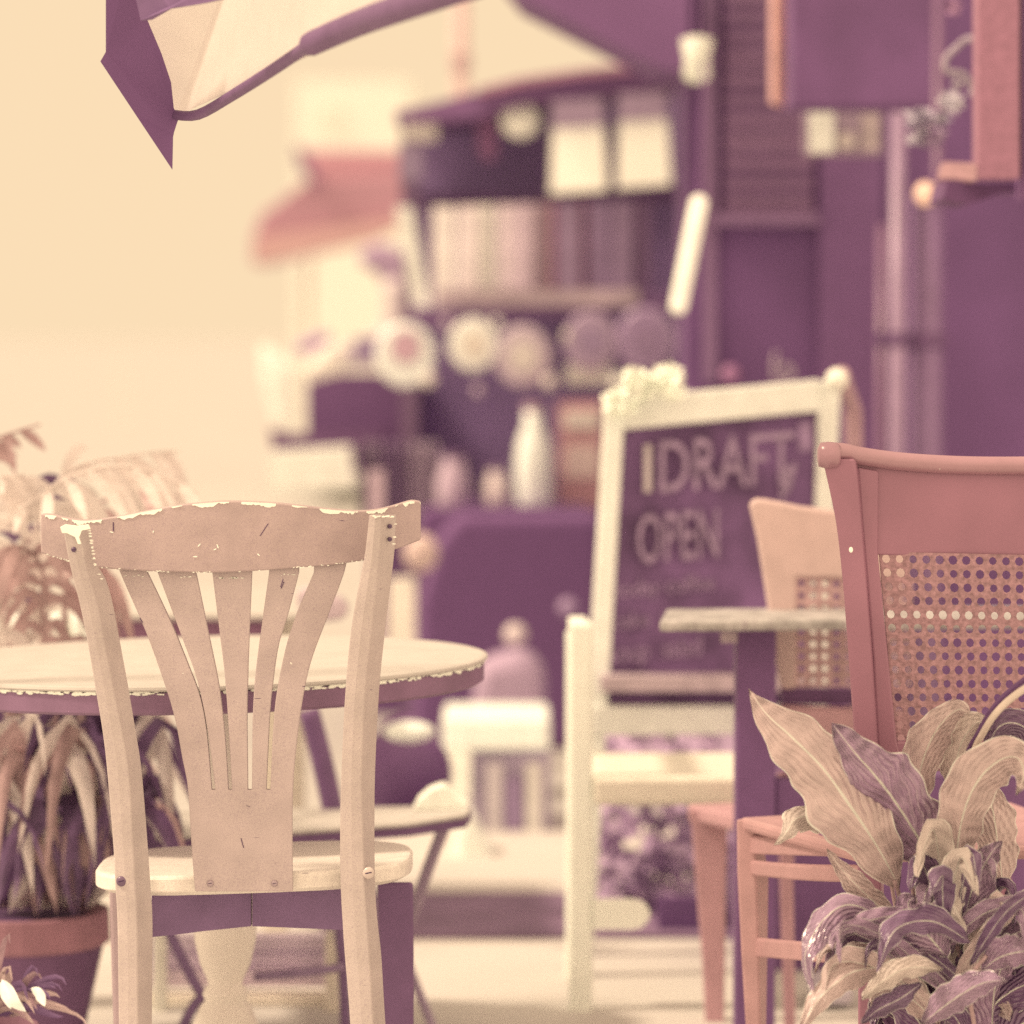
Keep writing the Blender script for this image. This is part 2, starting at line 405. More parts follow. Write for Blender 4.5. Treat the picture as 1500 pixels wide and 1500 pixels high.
tag(obj('hanging_cloth', ribbon([(700, 165, 220, YS-.1), (712, 160, 236, YS-.13), (728, 168, 232, YS-.1)], .02), M('a8687a', rough=.8)), 'reddish cloth hanging left of the round lantern', 'cloth')
tag(obj('pale_card', rect(592, 178, 640, 206, YS-.2, .02), M('f0cfa8', rough=.7)), 'pale card tucked under the left end of the awning', 'card')
tag(obj('grey_box', rect(584, 212, 618, 262, YS-.25, .12), M('a07c80', rough=.7)), 'greyish box by the left post of the stall', 'box')
# magazines on the rack between beam and shelf
books = [(606, 24, 'fbe0b8', 1.5, -.18), (634, 32, 'eac9a8', 1.5, 0), (668, 30, 'e4c0a4', 1.5, .02), (700, 26, 'f0d2ac', 1.5, -.02), (728, 24, 'd8b29c', 1.5, 0), (753, 26, 'c8a092', 1.5, .01), (781, 24, 'c09488', 1, 0), (807, 6, 'b8606c', 1, 0), (815, 36, 'a87e84', 1, 0), (853, 6, 'b8606c', 1, 0), (861, 34, 'a47a84', 1, 0), (897, 28, 'a67c84', 1, .01), (927, 26, '946676', 1, 0)]
for i, (x, wd, hx, k, lean) in enumerate(books):
    sh = lean*150
    yb = 452-(x-600)*.055
    names = ['leaning cream magazine at the left end of the rack', 'wide pale folder next to the leaning magazine', 'pale buff folder third from the left on the rack', 'bright buff folder in the left half of the rack', 'light pinkish folder near the middle of the rack', 'tan folder at the middle of the rack', 'brownish folder just left of the first red booklet', 'first thin red booklet on the rack, the left one', 'mauve album between the two thin red booklets', 'second thin red booklet on the rack, the right one', 'mauve album right of the second red booklet', 'dusky album second from the right end of the rack', 'darkest album at the right end of the rack']
    tag(obj('magazine', ppoly([(x+sh, 304-(x-600)*.03), (x+wd+sh, 304-(x-600)*.03), (x+wd, yb), (x, yb)], YS-.32-.01*(i % 3), .10), M(hx, rough=.6, var=.1, scale=12, k=k), bevel=.002), names[i], 'magazine', 'magazines on the stall rack')
    
tag(obj('paper_strip', rect(640, 424, 935, 448, YS-.37, .01, YS-.37), M('c9a090', rough=.7, var=.2, scale=9)), 'pale paper strip along the front of the magazine rack', 'strip')
# plates
plates = [(594, 520, 46, 'fbe2bc', 'd49c92', 'large cream plate with a red middle, leftmost of the row'), (694, 505, 38, 'fbdfb8', 'f0cca4', 'clean cream plate under the middle of the shelf'), (766, 522, 44, 'c8a294', 'e8c6a4', 'tall oval buff plate right of the clean cream one'), (866, 500, 42, 'b08888', 'a88086', 'mauve plate above the bright box'), (946, 498, 46, 'a87e86', 'a47a82', 'dusky mauve plate at the right end of the row')]
for x, y, r, hx, hx2, lab in plates:
    pt = thing('plate', lab, 'plate', P(x, y+r, YS-.2), 'plates hung under the shelf')
    c = P(x, y, YS-.38); rw = r/511*1.0
    def disc(rad, y0, y1, n=28, sx=.92):
        return loft([[c+Vector((rad*q*math.cos(6.2832*k/n)*sx, yy, rad*q*math.sin(6.2832*k/n))) for k in range(n)] for q, yy in ((.9, y0), (1, (y0+y1)/2), (.96, y1))])
    obj('rim', disc(rw, 0, .02), M(hx, rough=.3, spec=.6, var=.05, k=1.2), pt)
    o_ = loft([[c+Vector((rw*.5*math.cos(6.2832*k/24)*.92, yy, (.25*rw if hx2 == 'd49c92' else 0)+rw*.5*math.sin(6.2832*k/24))) for k in range(24)] for yy in (-.008, -.001)])
    obj('middle', o_, M(hx2, rough=.4, k=1.1), pt)
def small(name, g, hexs, label, cat, k=1.1, bevel=0, smooth=False, group=None, **kw):
    return tag(obj(name, g, M(hexs, k=k, **kw), bevel=bevel, smooth=smooth), label, cat, group)
small('carton', rect(828, 534, 898, 564, YS-.3, .1), 'fbdfb6', 'bright cream carton standing under the mauve plate', 'carton', k=1.25, bevel=.004)
def jar(x, ytop, ybot, r, y, hexs, label, neck=.5, k=1.15, group=None, lid='946478'):
    b_ = P(x, ybot, y); h = P(x, ytop, y).z-b_.z; rw = r/FPX*y
    q = thing('bottle', label, 'bottle', b_, group)
    obj('glass', lathe([(rw*.85, 0), (rw, h*.06), (rw, h*.5), (rw*.8, h*.68), (rw*neck, h*.8), (rw*neck, h*.93)], b_, 18), M(hexs, rough=.3, spec=.6, k=k), q, smooth=True)
    obj('lid', lathe([(rw*neck*1.1, h*.93), (rw*neck*1.1, h)], b_, 18), M(lid, rough=.5), q)
jar(781, 590, 746, 26, YS-.5, 'fbe2bc', 'tall cream bottle left of the orange crate', group='jars on the stall counter', lid='c08c88')
jar(664, 664, 742, 24, YS-.5, 'c09690', 'squat mauve jar on the left of the counter', neck=.7, group='jars on the stall counter')
jar(728, 684, 742, 19, YS-.5, 'dcb69c', 'small buff jar between the squat jar and the tall bottle', neck=.7, group='jars on the stall counter')
crt = thing('crate', 'orange and cream crate standing left of the easel board', 'crate', P(848, 745, YS-.45))
obj('body', rect(818, 590, 884, 745, YS-.45, .16), M('d08e80', rough=.7, var=.1), crt, bevel=.004)
obj('label_panel', rect(826, 602, 878, 628, YS-.46, .01), M('f0cca8', rough=.7), crt)
obj('label_panel', rect(826, 652, 878, 700, YS-.46, .01), M('e6b89a', rough=.7), crt)
for i, (x0, x1, hx, lab) in enumerate(((528, 556, 'b8908c', 'pinkish drape hanging at the left of the side wing'), (560, 592, 'a87c84', 'dusky drape in the middle of the side wing'), (596, 640, 'c09890', 'lighter drape at the right of the side wing'))):
    tag(obj('drape', ribbon([(x0+(x1-x0)*q/6, 648, 770, YS-.12+(.03 if q % 2 else 0)) for q in range(7)], .012), M(hx, rough=.8, var=.1)), lab, 'drape', 'drapes on the side wing')
small('cream_crate', ppoly([(395, 664), (512, 656), (520, 716), (395, 716)], YS-.4, .2), 'fbdfb6', 'overexposed cream crate right of the palm fronds', 'crate', k=1.3)
small('cushion', ball(P(617, 810, 10), .045, 1, .6, 1.1), 'e8b898', 'peach cushion just right of the painted chair top', 'cushion', k=1.1, smooth=True)
small('panel', rect(568, 848, 608, 990, 9.8, .05), 'f2d0a8', 'upright cream board behind the round table', 'board', k=1.2)
small('panel', rect(540, 690, 562, 1000, 9.9, .05), 'c89c90', 'upright pinkish board left of the cream one', 'board')
rnd = random.Random(77)
for i, (x, y) in enumerate([(628, 556), (655, 474), (728, 472), (805, 560), (700, 572), (905, 560), (830, 492)]):  # pale balls added to stand in for blurred glints
    tag(obj('added_glint', ball(P(x, y, YS-.42), rnd.uniform(.010, .022), 1, .6, rnd.uniform(.8, 1.6), 10), M(('e6c4a2', 'c49c92', 'f4d6b0')[i % 3], rough=.4, k=1.2), smooth=True), 'small pale ball added as a glint among the goods of the stall', 'added_glint', 'glints added in the stall')
# dark tub behind
tb = thing('covered_counter', 'big dark cloth covered counter standing behind the round table', 'counter', P(735, 1060, 10.3))
obj('cloth', ppoly([(668, 754), (885, 752), (885, 1100), (600, 1100), (610, 960), (612, 880), (636, 800)], 10.3, .35), M('84526e', rough=.85, var=.05, k=1.25), tb, bevel=.03, seg=3)
obj('tray', rect(690, 742, 860, 753, 10.4, .2), M('8c5c74', rough=.7), tb)
for x, y, r, hx, lab in ((755, 930, 17, 'd4b096', 'small pale knob glinting before the dark covered counter'), (832, 890, 14, 'a07880', 'faint mauve knob near the white post')):
    small('knob', ball(P(x, y, 9.4), r/FPX*9.4), hx, lab, 'knob', k=1.2, smooth=True)
# pale furniture below
small('cloth_heap', ppoly([(700, 975), (770, 955), (800, 985), (800, 1050), (690, 1050)], 9.2, .25), 'b58a8a', 'mauve cloth heap on top of the pale cabinet', 'cloth', bevel=.03)
cb = thing('pale_cabinet', 'pale cabinet with a dusky door behind the round table', 'cabinet', P(725, 1300, 8.6))
obj('top', rect(648, 1052, 806, 1100, 8.6, .35), M('fbe2bc', rough=.6, k=1.2), cb, bevel=.01)
obj('side', rect(650, 1100, 690, 1170, 8.6, .3), M('f8dcb4', rough=.6, k=1.15), cb, bevel=.004)
obj('door', rect(690, 1100, 806, 1296, 8.63, .3), M('b99492', rough=.6, var=.15, scale=8), cb, bevel=.004)
obj('door_panel', rect(738, 1140, 766, 1236, 8.615, .02), M('a07882', rough=.7), cb)
obj('stile', rect(712, 1118, 736, 1290, 8.612, .02), M('d8b6a0', rough=.6), cb)
obj('stile', rect(770, 1118, 794, 1290, 8.612, .02), M('e4c4a4', rough=.6), cb)
small('globe', ball(P(779, 1290, 8.2), .043), 'fbdfb6', 'bright round globe on the ground before the pale cabinet', 'globe', k=1.3, smooth=True)
small('paper_bag', ppoly([(668, 1178), (692, 1196), (728, 1272), (735, 1300), (700, 1304), (664, 1262)], 8.2, .15), 'fbe0b8', 'crumpled cream paper bag left of the bright globe', 'bag', k=1.25, bevel=.02)
small('pebble', ball(P(702, 1297, 7.9), .016), '7a4868', 'little dark ball between bag and cabinet', 'ball', k=1, smooth=True)
kt = thing('round_kettle', 'big round dark pot behind the folding chair', 'pot', P(596, 1200, 7.6))
obj('body', ball(P(590, 1132, 7.6), .098, 1, 1, .95), M('84526e', rough=.6, var=.04, k=1.2), kt, smooth=True)
obj('lid', lathe([(.05, 0), (.03, .02), (.006, .03)], P(590, 1068, 7.6), 20), m_dark, kt, smooth=True)
small('melon', ball(P(600, 1072, 7.3), .05, 1, .7, .42), 'fbe2bc', 'pale oval dish leaning over the dark pot', 'dish', k=1.25, smooth=True)
# planter with foliage behind the board legs
bp = thing('potted_bush', 'dusky bush in a dark square pot under the easel board', 'plant', P(1010, 1435, 7.15))
cpt = P(1010, 1435, 7.15)
obj('pot', loft([[P(x0, yy, d) for x0, d in ((a_, 7.15), (b_, 7.15), (b_, 7.4), (a_, 7.4))] for yy, a_, b_ in ((1436, 972, 1052), (1312, 958, 1064))]), M('80506c', rough=.6, k=1.2), bp, bevel=.005)
rnd = random.Random(3); gg = []
for i in range(420):
    c = P(rnd.uniform(880, 1078), rnd.uniform(1080, 1325), 7.3+rnd.uniform(0, .5)); d = Vector((rnd.uniform(-1, 1), rnd.uniform(-1, 1), rnd.uniform(-1, 1))).normalized(); e = d.orthogonal().normalized(); s_ = rnd.uniform(.02, .045)
    gg.append(([c-d*s_, c+e*s_*.5, c+d*s_, c-e*s_*.5], [[0, 1, 2, 3]]))
obj('foliage', join(*gg), M('b08488', rough=.6, var=.3, scale=20, k=1.25), bp)
# ------------------------------------------------------------------ far left: terracotta roofs and pale house
YH = 17.0
hs = thing('distant_house', 'pale distant building with a blank facade behind the red roof', 'building', P(500, 470, 24))
obj('wall', rect(432, 118, 600, 700, 24, 3), M('fadcb4', rough=.8, var=.02, k=1.0), hs)
obj('window', rect(470, 150, 500, 190, 23.98, .05), M('f4d6ae', rough=.8), hs)
rf = thing('red_awning', 'faded red double awning sloping down at the left of the stall', 'awning', P(480, 640, YH))
obj('upper_roof', ppoly([(434, 218), (620, 220), (620, 292), (560, 300), (452, 268), (436, 236)], YH, .5), M('#.47,.28,.35', rough=.8, var=.08, scale=3), rf, bevel=.03)
obj('lower_roof', ppoly([(452, 262), (400, 302), (384, 312), (370, 345), (368, 384), (376, 388), (450, 372), (540, 352), (600, 322), (622, 250)], YH-.4, .4), M('#.44,.255,.34', rough=.8, var=.1, scale=2.5), rf, bevel=.03)
obj('edge_band', ppoly([(374, 348), (600, 318), (600, 326), (540, 352), (450, 371), (374, 386)], YH-.43, .02), M('d89c86', rough=.8), rf)
obj('post', rect(448, 380, 456, 650, YH, .05), M('e8c4a0', rough=.7), rf)
tag(obj('ridge_cap', ppoly([(433, 214), (440, 214), (452, 232), (470, 272), (452, 264), (436, 240)], YH-.45, .06), M('a06878', rough=.8)), 'dark ridge end on the left corner of the upper red roof', 'roof ornament')
small('hanging_bag', ppoly([(520, 372), (556, 352), (600, 372), (600, 470), (566, 462), (560, 405), (530, 388)], 13.5, .2), 'b08488', 'dusky bag hanging under the right end of the red awning', 'bag', bevel=.03)
small('hanging_bag', ppoly([(432, 505), (478, 484), (486, 502), (440, 522)], 13.5, .1), 'b0788a', 'small reddish bundle hanging left of the dark box', 'bag', bevel=.02)
small('dark_box', ppoly([(516, 496), (556, 492), (558, 528), (520, 534)], 12.4, .15), 'a07a82', 'small dusky box hanging left of the plates', 'box')
small('pale_bundle', ppoly([(478, 500), (508, 512), (506, 545), (470, 556), (440, 545)], 12.4, .2), 'f2d0aa', 'pale bundle under the dusky box', 'bundle', k=1.15, bevel=.03)
small('pale_bundle', ppoly([(440, 555), (520, 540), (640, 545), (640, 400), (560, 410), (560, 480), (470, 520)], 12.8, .1), 'd8b49c', 'long buff bundle hanging between awning and plates', 'bundle', bevel=.03)
small('cream_sack', ppoly([(380, 500), (440, 540), (430, 580), (440, 625), (405, 630), (385, 560)], 13, .1), 'f6d8b2', 'pale sack hanging at the far left of the stall wing', 'bag', k=1.15, bevel=.03)
# street pole
sp_ = thing('street_pole', 'slim peach coloured pole rising behind the curved awning', 'pole', (P(675, 60, 13).x, 13, 0))
xx = P(675, 60, 13).x
obj('shaft', tube([(xx, 13, 0), (xx, 13, 3.2)], .026, 14), M('d9a58c', rough=.5, k=1.1), sp_, smooth=True)
obj('collar', tube([(xx, 13, 2.0), (xx, 13, 2.05)], .034, 14), M('cf9a86', rough=.5), sp_)
pp = thing('thin_post', 'faint thin post far away in the glare', 'post', (P(178, 520, 40).x, 40, 0))
obj('shaft', tube([(P(178, 520, 40).x, 40, 0), P(178, 522, 40)], .012, 8), M('f0d0a8', rough=.8), pp)
# ------------------------------------------------------------------ easel chalk board (y about 6.9)
YE = 6.9
eb = thing('easel_board', 'white framed chalkboard on legs with a knob on its right corner', 'chalkboard', P(1000, 1411, YE))
mwp = M('fbe0b8', rough=.5, var=.05, k=1.2, kind='paint')
YE2 = 7.05
obj('stile', ppoly([(886, 592), (916, 588), (890, 1040), (868, 1411), (838, 1411), (862, 1000)], YE, .03), mwp, eb, bevel=.004)
obj('stile', ppoly([(1198, 560), (1232, 556), (1222, 800), (1196, 1411), (1166, 1411), (1192, 800)], YE2, .03), mwp, eb, bevel=.004)
obj('top_rail', ppoly([(912, 583, YE-.012), (1202, 556, YE2-.012), (1199, 603, YE2-.012), (910, 630, YE-.012)], YE, .03), mwp, eb, bevel=.004)
obj('bottom_rail', ppoly([(868, 1034, YE-.012), (1190, 1034, YE2-.012), (1190, 1076, YE2-.012), (866, 1078, YE-.012)], YE, .03), mwp, eb, bevel=.004)
obj('ledge', ppoly([(880, 990, YE-.05), (1190, 990, YE2-.05), (1190, 1014, YE2-.05), (880, 1014, YE-.05)], YE, .06), M('c8a090', rough=.7, var=.1), eb, bevel=.003)
sl2 = obj('slate', ppoly([(905, 622, YE+.01), (1200, 596, YE2+.01), (1190, 1040, YE2+.01), (880, 1040, YE+.01)], YE, .012), M('8c5c74', rough=.85, var=.28, scale=11), eb)
obj('knob', ball(P(1226, 556, YE2+.0), .023, .9, .9, .9), M('f8dab0', rough=.4, k=1.1), eb, smooth=True)
obj('rear_leg', tube([P(1232, 548, YE2+.05), P(1250, 600, YE2+.2), P(1262, 1392, YE2+.55)], .016, 10), M('c48e80', rough=.6), eb)
# chalk lettering
def text_on(txt, px, py, size, mat, parent, sx=1.0, y=None):
    cu = bpy.data.curves.new('t', 'FONT'); cu.body = txt; cu.size = size; cu.offset = .0004; cu.extrude = .001; cu.resolution_u = 3
    to = bpy.data.objects.new('t', cu); C.objects.link(to)
    dg = bpy.context.evaluated_depsgraph_get(); me = bpy.data.meshes.new_from_object(to.evaluated_get(dg))
    o_ = P(px, py, y or YE); ang = math.atan2(YE2-YE, (P(1200, 600, YE2)-P(905, 600, YE)).x)
    V = []
    for v in me.vertices:
        q = Vector((v.co.x*sx, v.co.z, v.co.y)); q = Matrix.Rotation(ang, 3, 'Z') @ q; q.z += q.x*.06
        V.append(o_+q+Vector((0, .003, 0)))
    F = [list(p.vertices) for p in me.polygons]
    bpy.data.objects.remove(to); bpy.data.curves.remove(cu); bpy.data.meshes.remove(me)
    return obj('chalk_writing', (V, F), mat, parent)
chk = M('ae8488', rough=.9, var=.25, scale=60); chk2 = M('d8b49c', rough=.9, k=.9); chk3 = M('a67a84', rough=.9, var=.25, scale=60)
text_on('I', 936, 722, .125, chk2, sl2, 1.1, YE+.004)
text_on('DRAFT', 962, 722, .135, chk, sl2, .66, YE+.008)
text_on('OPEN', 932, 826, .128, chk, sl2, .50, YE+.006)
text_on('today coffee', 900, 876, .042, chk3, sl2, .95, YE+.004)
text_on('cake  tea', 898, 922, .04, chk3, sl2, 1.0, YE+.004)
text_on('soup  salad', 892, 972, .052, chk3, sl2, .8, YE+.004)
sm = [ppoly([(1170, 620), (1190, 618), (1190, 660), (1170, 662)], YE+.12, .003), ppoly([(1145, 690), (1168, 676), (1160, 712), (1142, 740)], YE+.12, .003)]
obj('chalk_drawing', join(sm[0]), chk3, sl2); obj('chalk_drawing', join(sm[1]), chk, sl2)
# bow on the board's corner
bw = thing('white_flowers', 'bright white bunch of blooms clipped on the board top', 'flowers', P(955, 590, YE-.06))
for cx, cy, r in ((928, 556, 23), (978, 552, 22), (950, 568, 22), (908, 590, 24), (985, 572, 16)):
    obj('bloom', petal_cluster(cx, cy, r, 70, YE-.06, .011, cx), M('fbdfb4', rough=.6, k=1.3), bw)
# ------------------------------------------------------------------ low white chair in front of the board's left leg
YL = 6.35
lw = thing('white_chair', 'low white wooden chair standing before the chalkboard leg', 'chair', P(950, 1490, YL))
mwh = M('fbe0b6', rough=.5, var=.03, k=1.12)
def ztop(px, py, y): return P(px, py, y)
xa = P(833, 1400, YL).x; xb = P(868, 1400, YL).x; x2 = P(1120, 1400, YL).x
obj('back_post', box(xa, xb, YL, YL+.035, 0, P(850, 912, YL).z), mwh, lw, bevel=.006)
obj('back_post', box(xa, xb, YL+.33, YL+.365, 0, P(850, 925, YL+.33).z), mwh, lw, bevel=.006)
zs1, zs0 = P(850, 1138, YL).z, P(850, 1180, YL).z
obj('seat', box(xb+.001, x2, YL-.005, YL+.37, zs0, zs1), M('f4d2a8', rough=.5, var=.05), lw, bevel=.008)
obj('leg', box(x2-.035, x2-.002, YL+.001, YL+.034, 0, zs0-.001), mwh, lw, bevel=.004)
obj('back_slat', box(xa+.004, xb-.004, YL+.037, YL+.329, P(850, 960, YL).z, P(850, 925, YL).z), mwh, lw, bevel=.004)
fa = P(872, 1316, YL-.05); fb = P(938, 1337, YL-.05)
obj('foot_bar', loft([[P(868, 1316, YL), P(868, 1316, YL+.06), P(868, 1362, YL+.06), P(868, 1362, YL)]]+[[P(x, 1339-h_, YL), P(x, 1339-h_, YL+.06), P(x, 1339+h_, YL+.06), P(x, 1339+h_, YL)] for x, h_ in ((925, 23), (940, 20), (948, 12), (952, 4))]), mwh, lw)
# ------------------------------------------------------------------ dark square cafe table on the right
yt = 5.75
ct = thing('wooden_table', 'weathered grey topped table with dark legs behind the cane chair', 'table', P(1200, 1600, yt))
pA = P(966, 914, yt+.05); zt = pA.z+.0; th = .017
q = [Vector((pA.x, yt+.05, 0)), Vector((pA.x+.80, yt+.13, 0)), Vector((pA.x+.80, yt+.36, 0)), Vector((pA.x+.02, yt+.29, 0))]
obj('tabletop', prism([Vector((v.x, v.y, zt-.012)) for v in q], (0, 0, .017)), M('#.42,.42,.43', rough=.6, var=.3, scale=25, kind='wood', bump=.4), ct, bevel=.005)
x0 = P(1078, 1000, yt+.17).x; x1 = P(1137, 1000, yt+.17).x
mdk = M('82506c', rough=.5, var=.05, k=1.2)
obj('leg', box(x0, x1, yt+.17, yt+.23, 0, zt-.013), mdk, ct, bevel=.004)
obj('leg', box(x0+.55, x1+.55, yt+.17, yt+.23, 0, zt-.013), mdk, ct, bevel=.004)
obj('lower_shelf', box(x1+.001, x0+.549, yt+.18, yt+.22, P(1110, 1192, yt+.3).z, P(1110, 1128, yt+.3).z), mdk, ct, bevel=.003)
obj('tag', rect(1056, 926, 1080, 942, yt+.17, .01), M('c8a090', rough=.7), ct)
# ------------------------------------------------------------------ cane chairs
def cane_sheet(A, B, Cc, D, nu, nv, r=.30, th=.0016):
    """sheet with round holes: A top-left, B top-right, Cc bottom-right, D bottom-left"""
    V = []; F = []; idx = {}
    def pos(u, v):
        top = A.lerp(B, u/nu); bot = D.lerp(Cc, u/nu); return top.lerp(bot, v/nv)
    def vid(key, u, v):
        if key not in idx: idx[key] = len(V); V.append(pos(u, v))
        return idx[key]
    for i in range(nu):
        for j in range(nv):
            outer = [vid((2*i+a, 2*j+b), i+a/2, j+b/2) for a, b in ((0, 0), (1, 0), (2, 0), (2, 1), (2, 2), (1, 2), (0, 2), (0, 1))]
            inner = []
            for k in range(8):
                an = math.radians(225+45*k)
                rj = r*(1+.08*math.sin(i*5.3+j*3.1))
                inner.append(len(V)); V.append(pos(i+.5+rj*math.cos(an), j+.5+rj*math.sin(an)))
            for k in range(8): F.append([outer[k], outer[(k+1) % 8], inner[(k+1) % 8], inner[k]])
    return V, F
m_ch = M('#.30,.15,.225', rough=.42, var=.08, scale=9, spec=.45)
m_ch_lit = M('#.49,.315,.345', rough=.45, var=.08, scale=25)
m_cane = M('bd8276', rough=.6, var=.22, scale=160, bump=.6, k=.84)
YR = 4.9
r1 = thing('cane_chair', 'reddish wooden chair with a cane back beside the peace lily', 'chair', P(1400, 1790, YR), 'cane backed chairs')
def dR(x): return YR-.03+(x-1200)/1148*.20       # the back stands slightly turned
# left post (two lengths: back post and leg)
secs = []
for yv, xl, xr in cr([(672, 1204, 1252), (700, 1211, 1256), (769, 1225, 1262), (860, 1235, 1269), (967, 1243, 1277), (1084, 1251, 1284), (1180, 1255, 1288), (1290, 1256, 1291), (1420, 1257, 1291), (1800, 1256, 1290)], 5):
    d = dR(xl)
    secs.append([P(xl, yv, d), P(xr, yv, d-.004), P(xr+4, yv, d+.03), P(xl+2, yv, d+.034)])
lp = obj('back_post', loft(secs), m_ch, r1, bevel=.004)
for x, y in ((1247, 805), (1263, 874), (1218, 665)):
    obj('nail', ball(P(x, y, dR(x)-.004), .0034, 1, .5, 1.3, 10), M('fbdfb6', rough=.3, k=1.2), lp, smooth=True)
# inner frame
inner = [(1256, 690), (1262, 769), (1270, 860), (1279, 967), (1286, 1084), (1288, 1128)]
inn2 = [(1287, 812), (1293, 880), (1303, 980), (1314, 1086)]
fr = [(1256, 684, dR(1256)+.006), (1262, 769, dR(1262)+.006), (1270.5, 860, dR(1270)+.006), (1279, 967, dR(1279)+.006), (1285, 1084, dR(1285)+.006), (1289, 1128, dR(1289)+.006), (1325, 1128, dR(1320)+.006), (1314, 1086, dR(1314)+.006), (1303, 980, dR(1303)+.006), (1293, 880, dR(1293)+.006), (1286, 811, dR(1286)+.006), (1287, 690, dR(1287)+.006)]
obj('inner_stile', prism([P(*p) for p in fr], (0, .018, 0)), m_ch, r1, bevel=.003)
XR = 1560
def panel(top, bot, thick, off=0, bow=.0):
    cols = []
    for i in range(15):
        f = i/14; x = 1287+(XR-1287)*f
        cols.append((x, top[0]+(top[1]-top[0])*f, bot[0]+(bot[1]-bot[0])*f, dR(x)+off+bow*math.sin(math.pi*f)))
    return ribbon(cols, thick)
obj('crest_panel', ribbon([(1240+(1640-1240)*i/20, 676+5*math.sin(math.pi*i/20*.9)+i*.2, 812+i*.35, dR(1240+20*i)+.010+.012*math.sin(math.pi*i/20)) for i in range(21)], .014), m_ch, r1, bevel=.002)
obj('lower_rail', ribbon([(1312+(1560-1312)*i/10, 1086, 1130, dR(1312+25*i)+.008) for i in range(11)], .018), m_ch, r1, bevel=.003)
# right stile and post, out of the picture
fr2 = [(XR, 690), (XR+40, 690), (XR+30, 1128), (XR-12, 1128)]
obj('inner_stile', prism([P(x, y, dR(x)+.006) for x, y in fr2], (0, .018, 0)), m_ch, r1, bevel=.003)
secs = [[P(x, y, dR(1600)), P(x+38, y, dR(1640)), P(x+38, y, dR(1640)+.034), P(x, y, dR(1600)+.034)] for y, x in ((672, 1612), (900, 1592), (1180, 1578), (1800, 1578))]
obj('back_post', loft(secs), m_ch, r1, bevel=.004)
# rolled top rail
tr_ = cr([(1212, 664), (1232, 662), (1260, 668), (1320, 676), (1400, 681), (1480, 682), (1560, 680), (1650, 672)], 5)
tr0 = obj('top_rail', tube([P(x, y, dR(x)+.004+.012*math.sin(math.pi*(x-1200)/450)) for x, y in tr_], .0118, 18), M('bf8078', rough=.28, spec=.9, var=.05, k=.78), r1, smooth=True)
kn = P(1212, 667, dR(1212)+.002)
obj('knob', tube([kn+Vector((-.0125, 0, .001)), kn+Vector((-.010, 0, .001)), kn+Vector((0, 0, 0)), kn+Vector((.012, 0, 0)), kn+Vector((.016, 0, 0))], [.008, .0155, .0175, .0165, .0125], 18), M('bd7e78', rough=.3, spec=.8, k=.78), tr0, smooth=True)
for x in (1376, 1406, 1435, 1464, 1481): obj('nail', ball(P(x, 683+(x % 3), dR(x)-.002+.008), .0026, 1, .6, 1, 8), M('fbdfb6', rough=.3, k=1.2), tr0, smooth=True)
# cane
A, B, Cq, D = P(1287, 808, dR(1287)+.020), P(XR, 814, dR(XR)+.020), P(XR, 1092, dR(XR)+.020), P(1312, 1092, dR(1312)+.020)
cn = obj('cane_panel', cane_sheet(A, B, Cq, D, 14, 14, r=.325), m_cane, r1)
sm_ = cn.modifiers.new('s', 'SOLIDIFY'); sm_.thickness = .002
# seat, turned towards the back left
zs = P(1085, 1197, 5.28).z
sfl = P(1082, 1197, 5.28); sbl = P(1258, 1205, 4.95); sfr = sfl+Vector((.40, .17, 0)); sbr = sbl+Vector((.36, .06, 0))
def quadbox(a, b, c, d, z0, z1):
    return prism([Vector((p.x, p.y, z0)) for p in (a, b, c, d)], (0, 0, z1-z0))
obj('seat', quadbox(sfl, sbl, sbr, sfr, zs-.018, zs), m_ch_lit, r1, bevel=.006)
m_rail = M('#.455,.29,.32', rough=.4, var=.06)
def rail(x0, ya0, yb0, x1, ya1, yb1, th=.02, d0=5.285, d1=4.955, bow=0):
    n = 8; cols = []
    for i in range(n+1):
        f = i/n; cols.append((x0+(x1-x0)*f, ya0+(ya1-ya0)*f+bow*math.sin(math.pi*f), yb0+(yb1-yb0)*f+bow*math.sin(math.pi*f), d0+(d1-d0)*f))
    return ribbon(cols, th)
obj('seat_rail', rail(1092, 1218, 1224, 1258, 1226, 1232, d0=5.31, d1=4.98), M('8a5266', rough=.6), r1)
obj('seat_rail', rail(1090, 1224, 1252, 1258, 1232, 1257), m_rail, r1, bevel=.003)
obj('seat_rail', rail(1090, 1260, 1282, 1258, 1268, 1294, bow=3), m_rail, r1, bevel=.004)
# front-left leg
secs = [[P(xl, yv, 5.27), P(xr, yv, 5.265), P(xr+5+ex, yv, 5.30), P(xl+3, yv, 5.31)] for yv, xl, xr, ex in ((1200, 1079, 1106, 2), (1280, 1080, 1108, 14), (1400, 1086, 1112, 8), (1500, 1092, 1114, 4), (1715, 1098, 1116, 2))]
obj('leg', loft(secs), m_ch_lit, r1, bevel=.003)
secs = [[P(xl, yv, 5.5), P(xl+28, yv, 5.5), P(xl+28, yv, 5.53), P(xl, yv, 5.53)] for yv, xl in ((1210, 1452), (1680, 1460))]
obj('leg', loft(secs), m_ch, r1, bevel=.003)
obj('stretcher', rail(1098, 1374, 1402, 1258, 1388, 1416, th=.018), m_rail, r1, bevel=.004)
